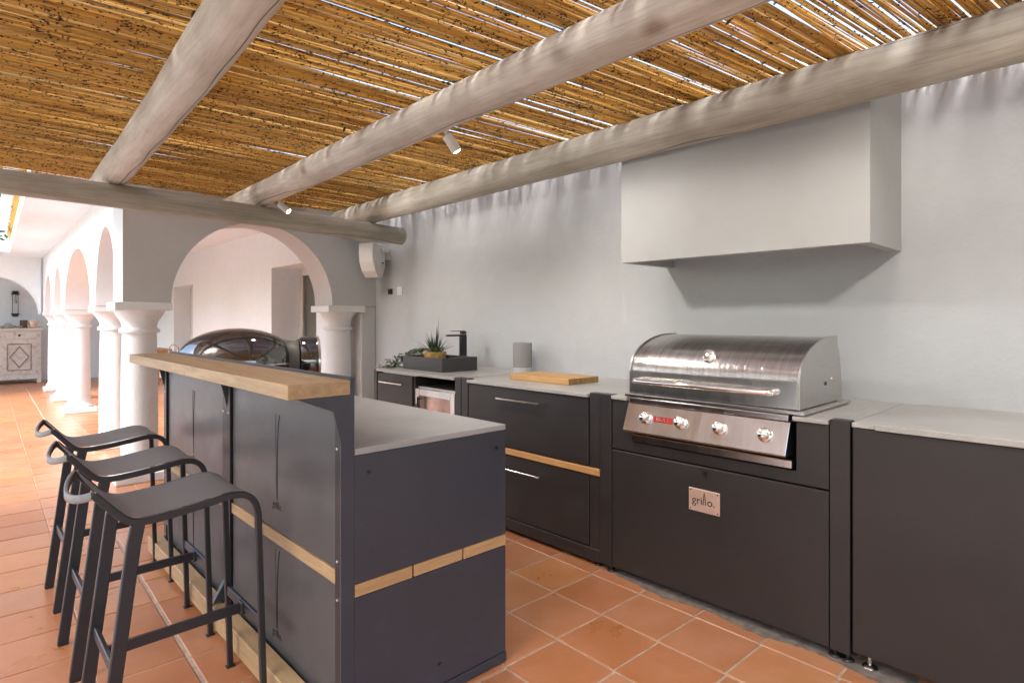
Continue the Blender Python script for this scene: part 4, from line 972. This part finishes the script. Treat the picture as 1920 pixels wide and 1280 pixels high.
# gallery furniture glimpsed between the columns
t = thing('console_table', 'rustic wooden table glimpsed between the two nearest columns', 'table', (2.6, 13.3, 0))
part('table_top', bx(2.2, 3.1, 12.9, 13.8, .72, .76, bev=.004), M['rustic'], t)
for x in (2.23, 3.02):
    for y in (12.93, 13.72): part('leg', bx(x, x + .05, y, y + .05, 0, .72, bev=.003), M['rustic'], t)
part('apron', bx(2.25, 3.05, 12.94, 12.965, .60, .72), M['rustic'], t)
t = thing('whitewashed_chair', 'whitewashed slatted chair glimpsed right of the nearest column', 'chair', (2.4, 9.9, 0))
part('seat', bx(2.30, 2.72, 9.65, 10.07, .42, .45, bev=.004), M['shabby'], t)
for x in (2.31, 2.67):
    for y in (9.66, 10.02): part('leg', bx(x, x + .035, y, y + .035, 0, .42 if x < 2.5 else .9, bev=.002), M['rustic'], t)
for z in (.55, .68, .81): part('slat', bx(2.68, 2.70, 9.70, 10.02, z, z + .06, bev=.002), M['shabby'], t)

# ------------------------------------------------------------------ garden beyond the open side
def tree(x, y, h, r, seedv, label):
    rt = random.Random(seedv); t = thing('garden_tree', label, 'tree', (x, y, -.06), 'trees in the garden beside the terrace')
    mb = MB().tube([(x, y, -.06), (x + .1, y, h * .3), (x - .05, y + .1, h * .62)], [.18, .13, .07], 10)
    for k in range(6):
        a = rt.uniform(0, 6.28); mb.tube([(x, y, h * (.3 + .05 * k)), (x + math.cos(a) * r * .6, y + math.sin(a) * r * .6, h * (.55 + .05 * k))], [.06, .02], 6)
    part('trunk', mb, M['bark'], t)
    v, f = [], []
    blobs = [(rt.gauss(0, r * .45), rt.gauss(0, r * .45), rt.gauss(h * .68, h * .13), rt.uniform(.3, .55) * r) for _ in range(22)]
    for k in range(5200):
        bx_, by_, bz_, br = rt.choice(blobs); d = Vector((rt.gauss(0, 1), rt.gauss(0, 1), rt.gauss(0, 1))).normalized() * br * rt.uniform(.55, 1.05)
        c = Vector((x + bx_, y + by_, bz_)) + d; s = rt.uniform(.05, .11)
        u = Vector((rt.gauss(0, 1), rt.gauss(0, 1), rt.gauss(0, 1))).normalized(); w_ = u.cross(Vector((rt.gauss(0, 1), rt.gauss(0, 1), 1))).normalized(); b = len(v)
        v += [c - u * s, c + w_ * s * .5, c + u * s, c - w_ * s * .5]; f.append((b, b + 1, b + 2, b + 3))
    me = bpy.data.meshes.new('crown'); me.from_pydata([tuple(p - Vector((x, y, -.06))) for p in v], [], f); me.materials.append(M['leaft'])
    o = bpy.data.objects.new('crown', me); COL.objects.link(o); o.parent = t
tree(-9.5, 3.0, 4.2, 2.0, 1, 'bushy tree in the garden straight across from the kitchen')
tree(-10.5, 8.5, 5.0, 2.4, 2, 'taller garden tree at the far corner of the terrace')
tree(-8.5, -4.0, 4.4, 2.1, 3, 'garden tree behind the camera on the open side')
tree(0.3, 19.5, 7.4, 2.2, 4, 'green tree rising over the far roof, seen through the ceiling opening')

rh = random.Random(8); v = []; f = []  # unseen hedge added to keep low sky light off the kitchen wall
for k in range(30000):
    x = -6.2 + rh.gauss(0, .35); y = rh.uniform(-9, 4.5); z = rh.uniform(0, 2.9 + .25 * math.sin(y * 1.7) + .15 * math.sin(y * 4.1)); s_ = rh.uniform(.04, .09); b = len(v)
    u = Vector((rh.gauss(0, 1), rh.gauss(0, 1), rh.gauss(0, 1))).normalized() * s_; w_ = u.cross(Vector((rh.gauss(0, 1), rh.gauss(0, 1), rh.gauss(0, 1)))).normalized() * s_ * .6; c = Vector((x, y, z))
    v += [c - u, c + w_, c + u, c - w_]; f.append((b, b + 1, b + 2, b + 3))
me = bpy.data.meshes.new('light_block_hedge'); me.from_pydata([tuple(p) for p in v], [], f); me.materials.append(M['leaft'])
o = bpy.data.objects.new('light_block_hedge', me); COL.objects.link(o); o['label'] = 'made-up dense green hedge out of view, blocking low sky light from the kitchen wall'; o['category'] = 'hedge'; o['kind'] = 'stuff'
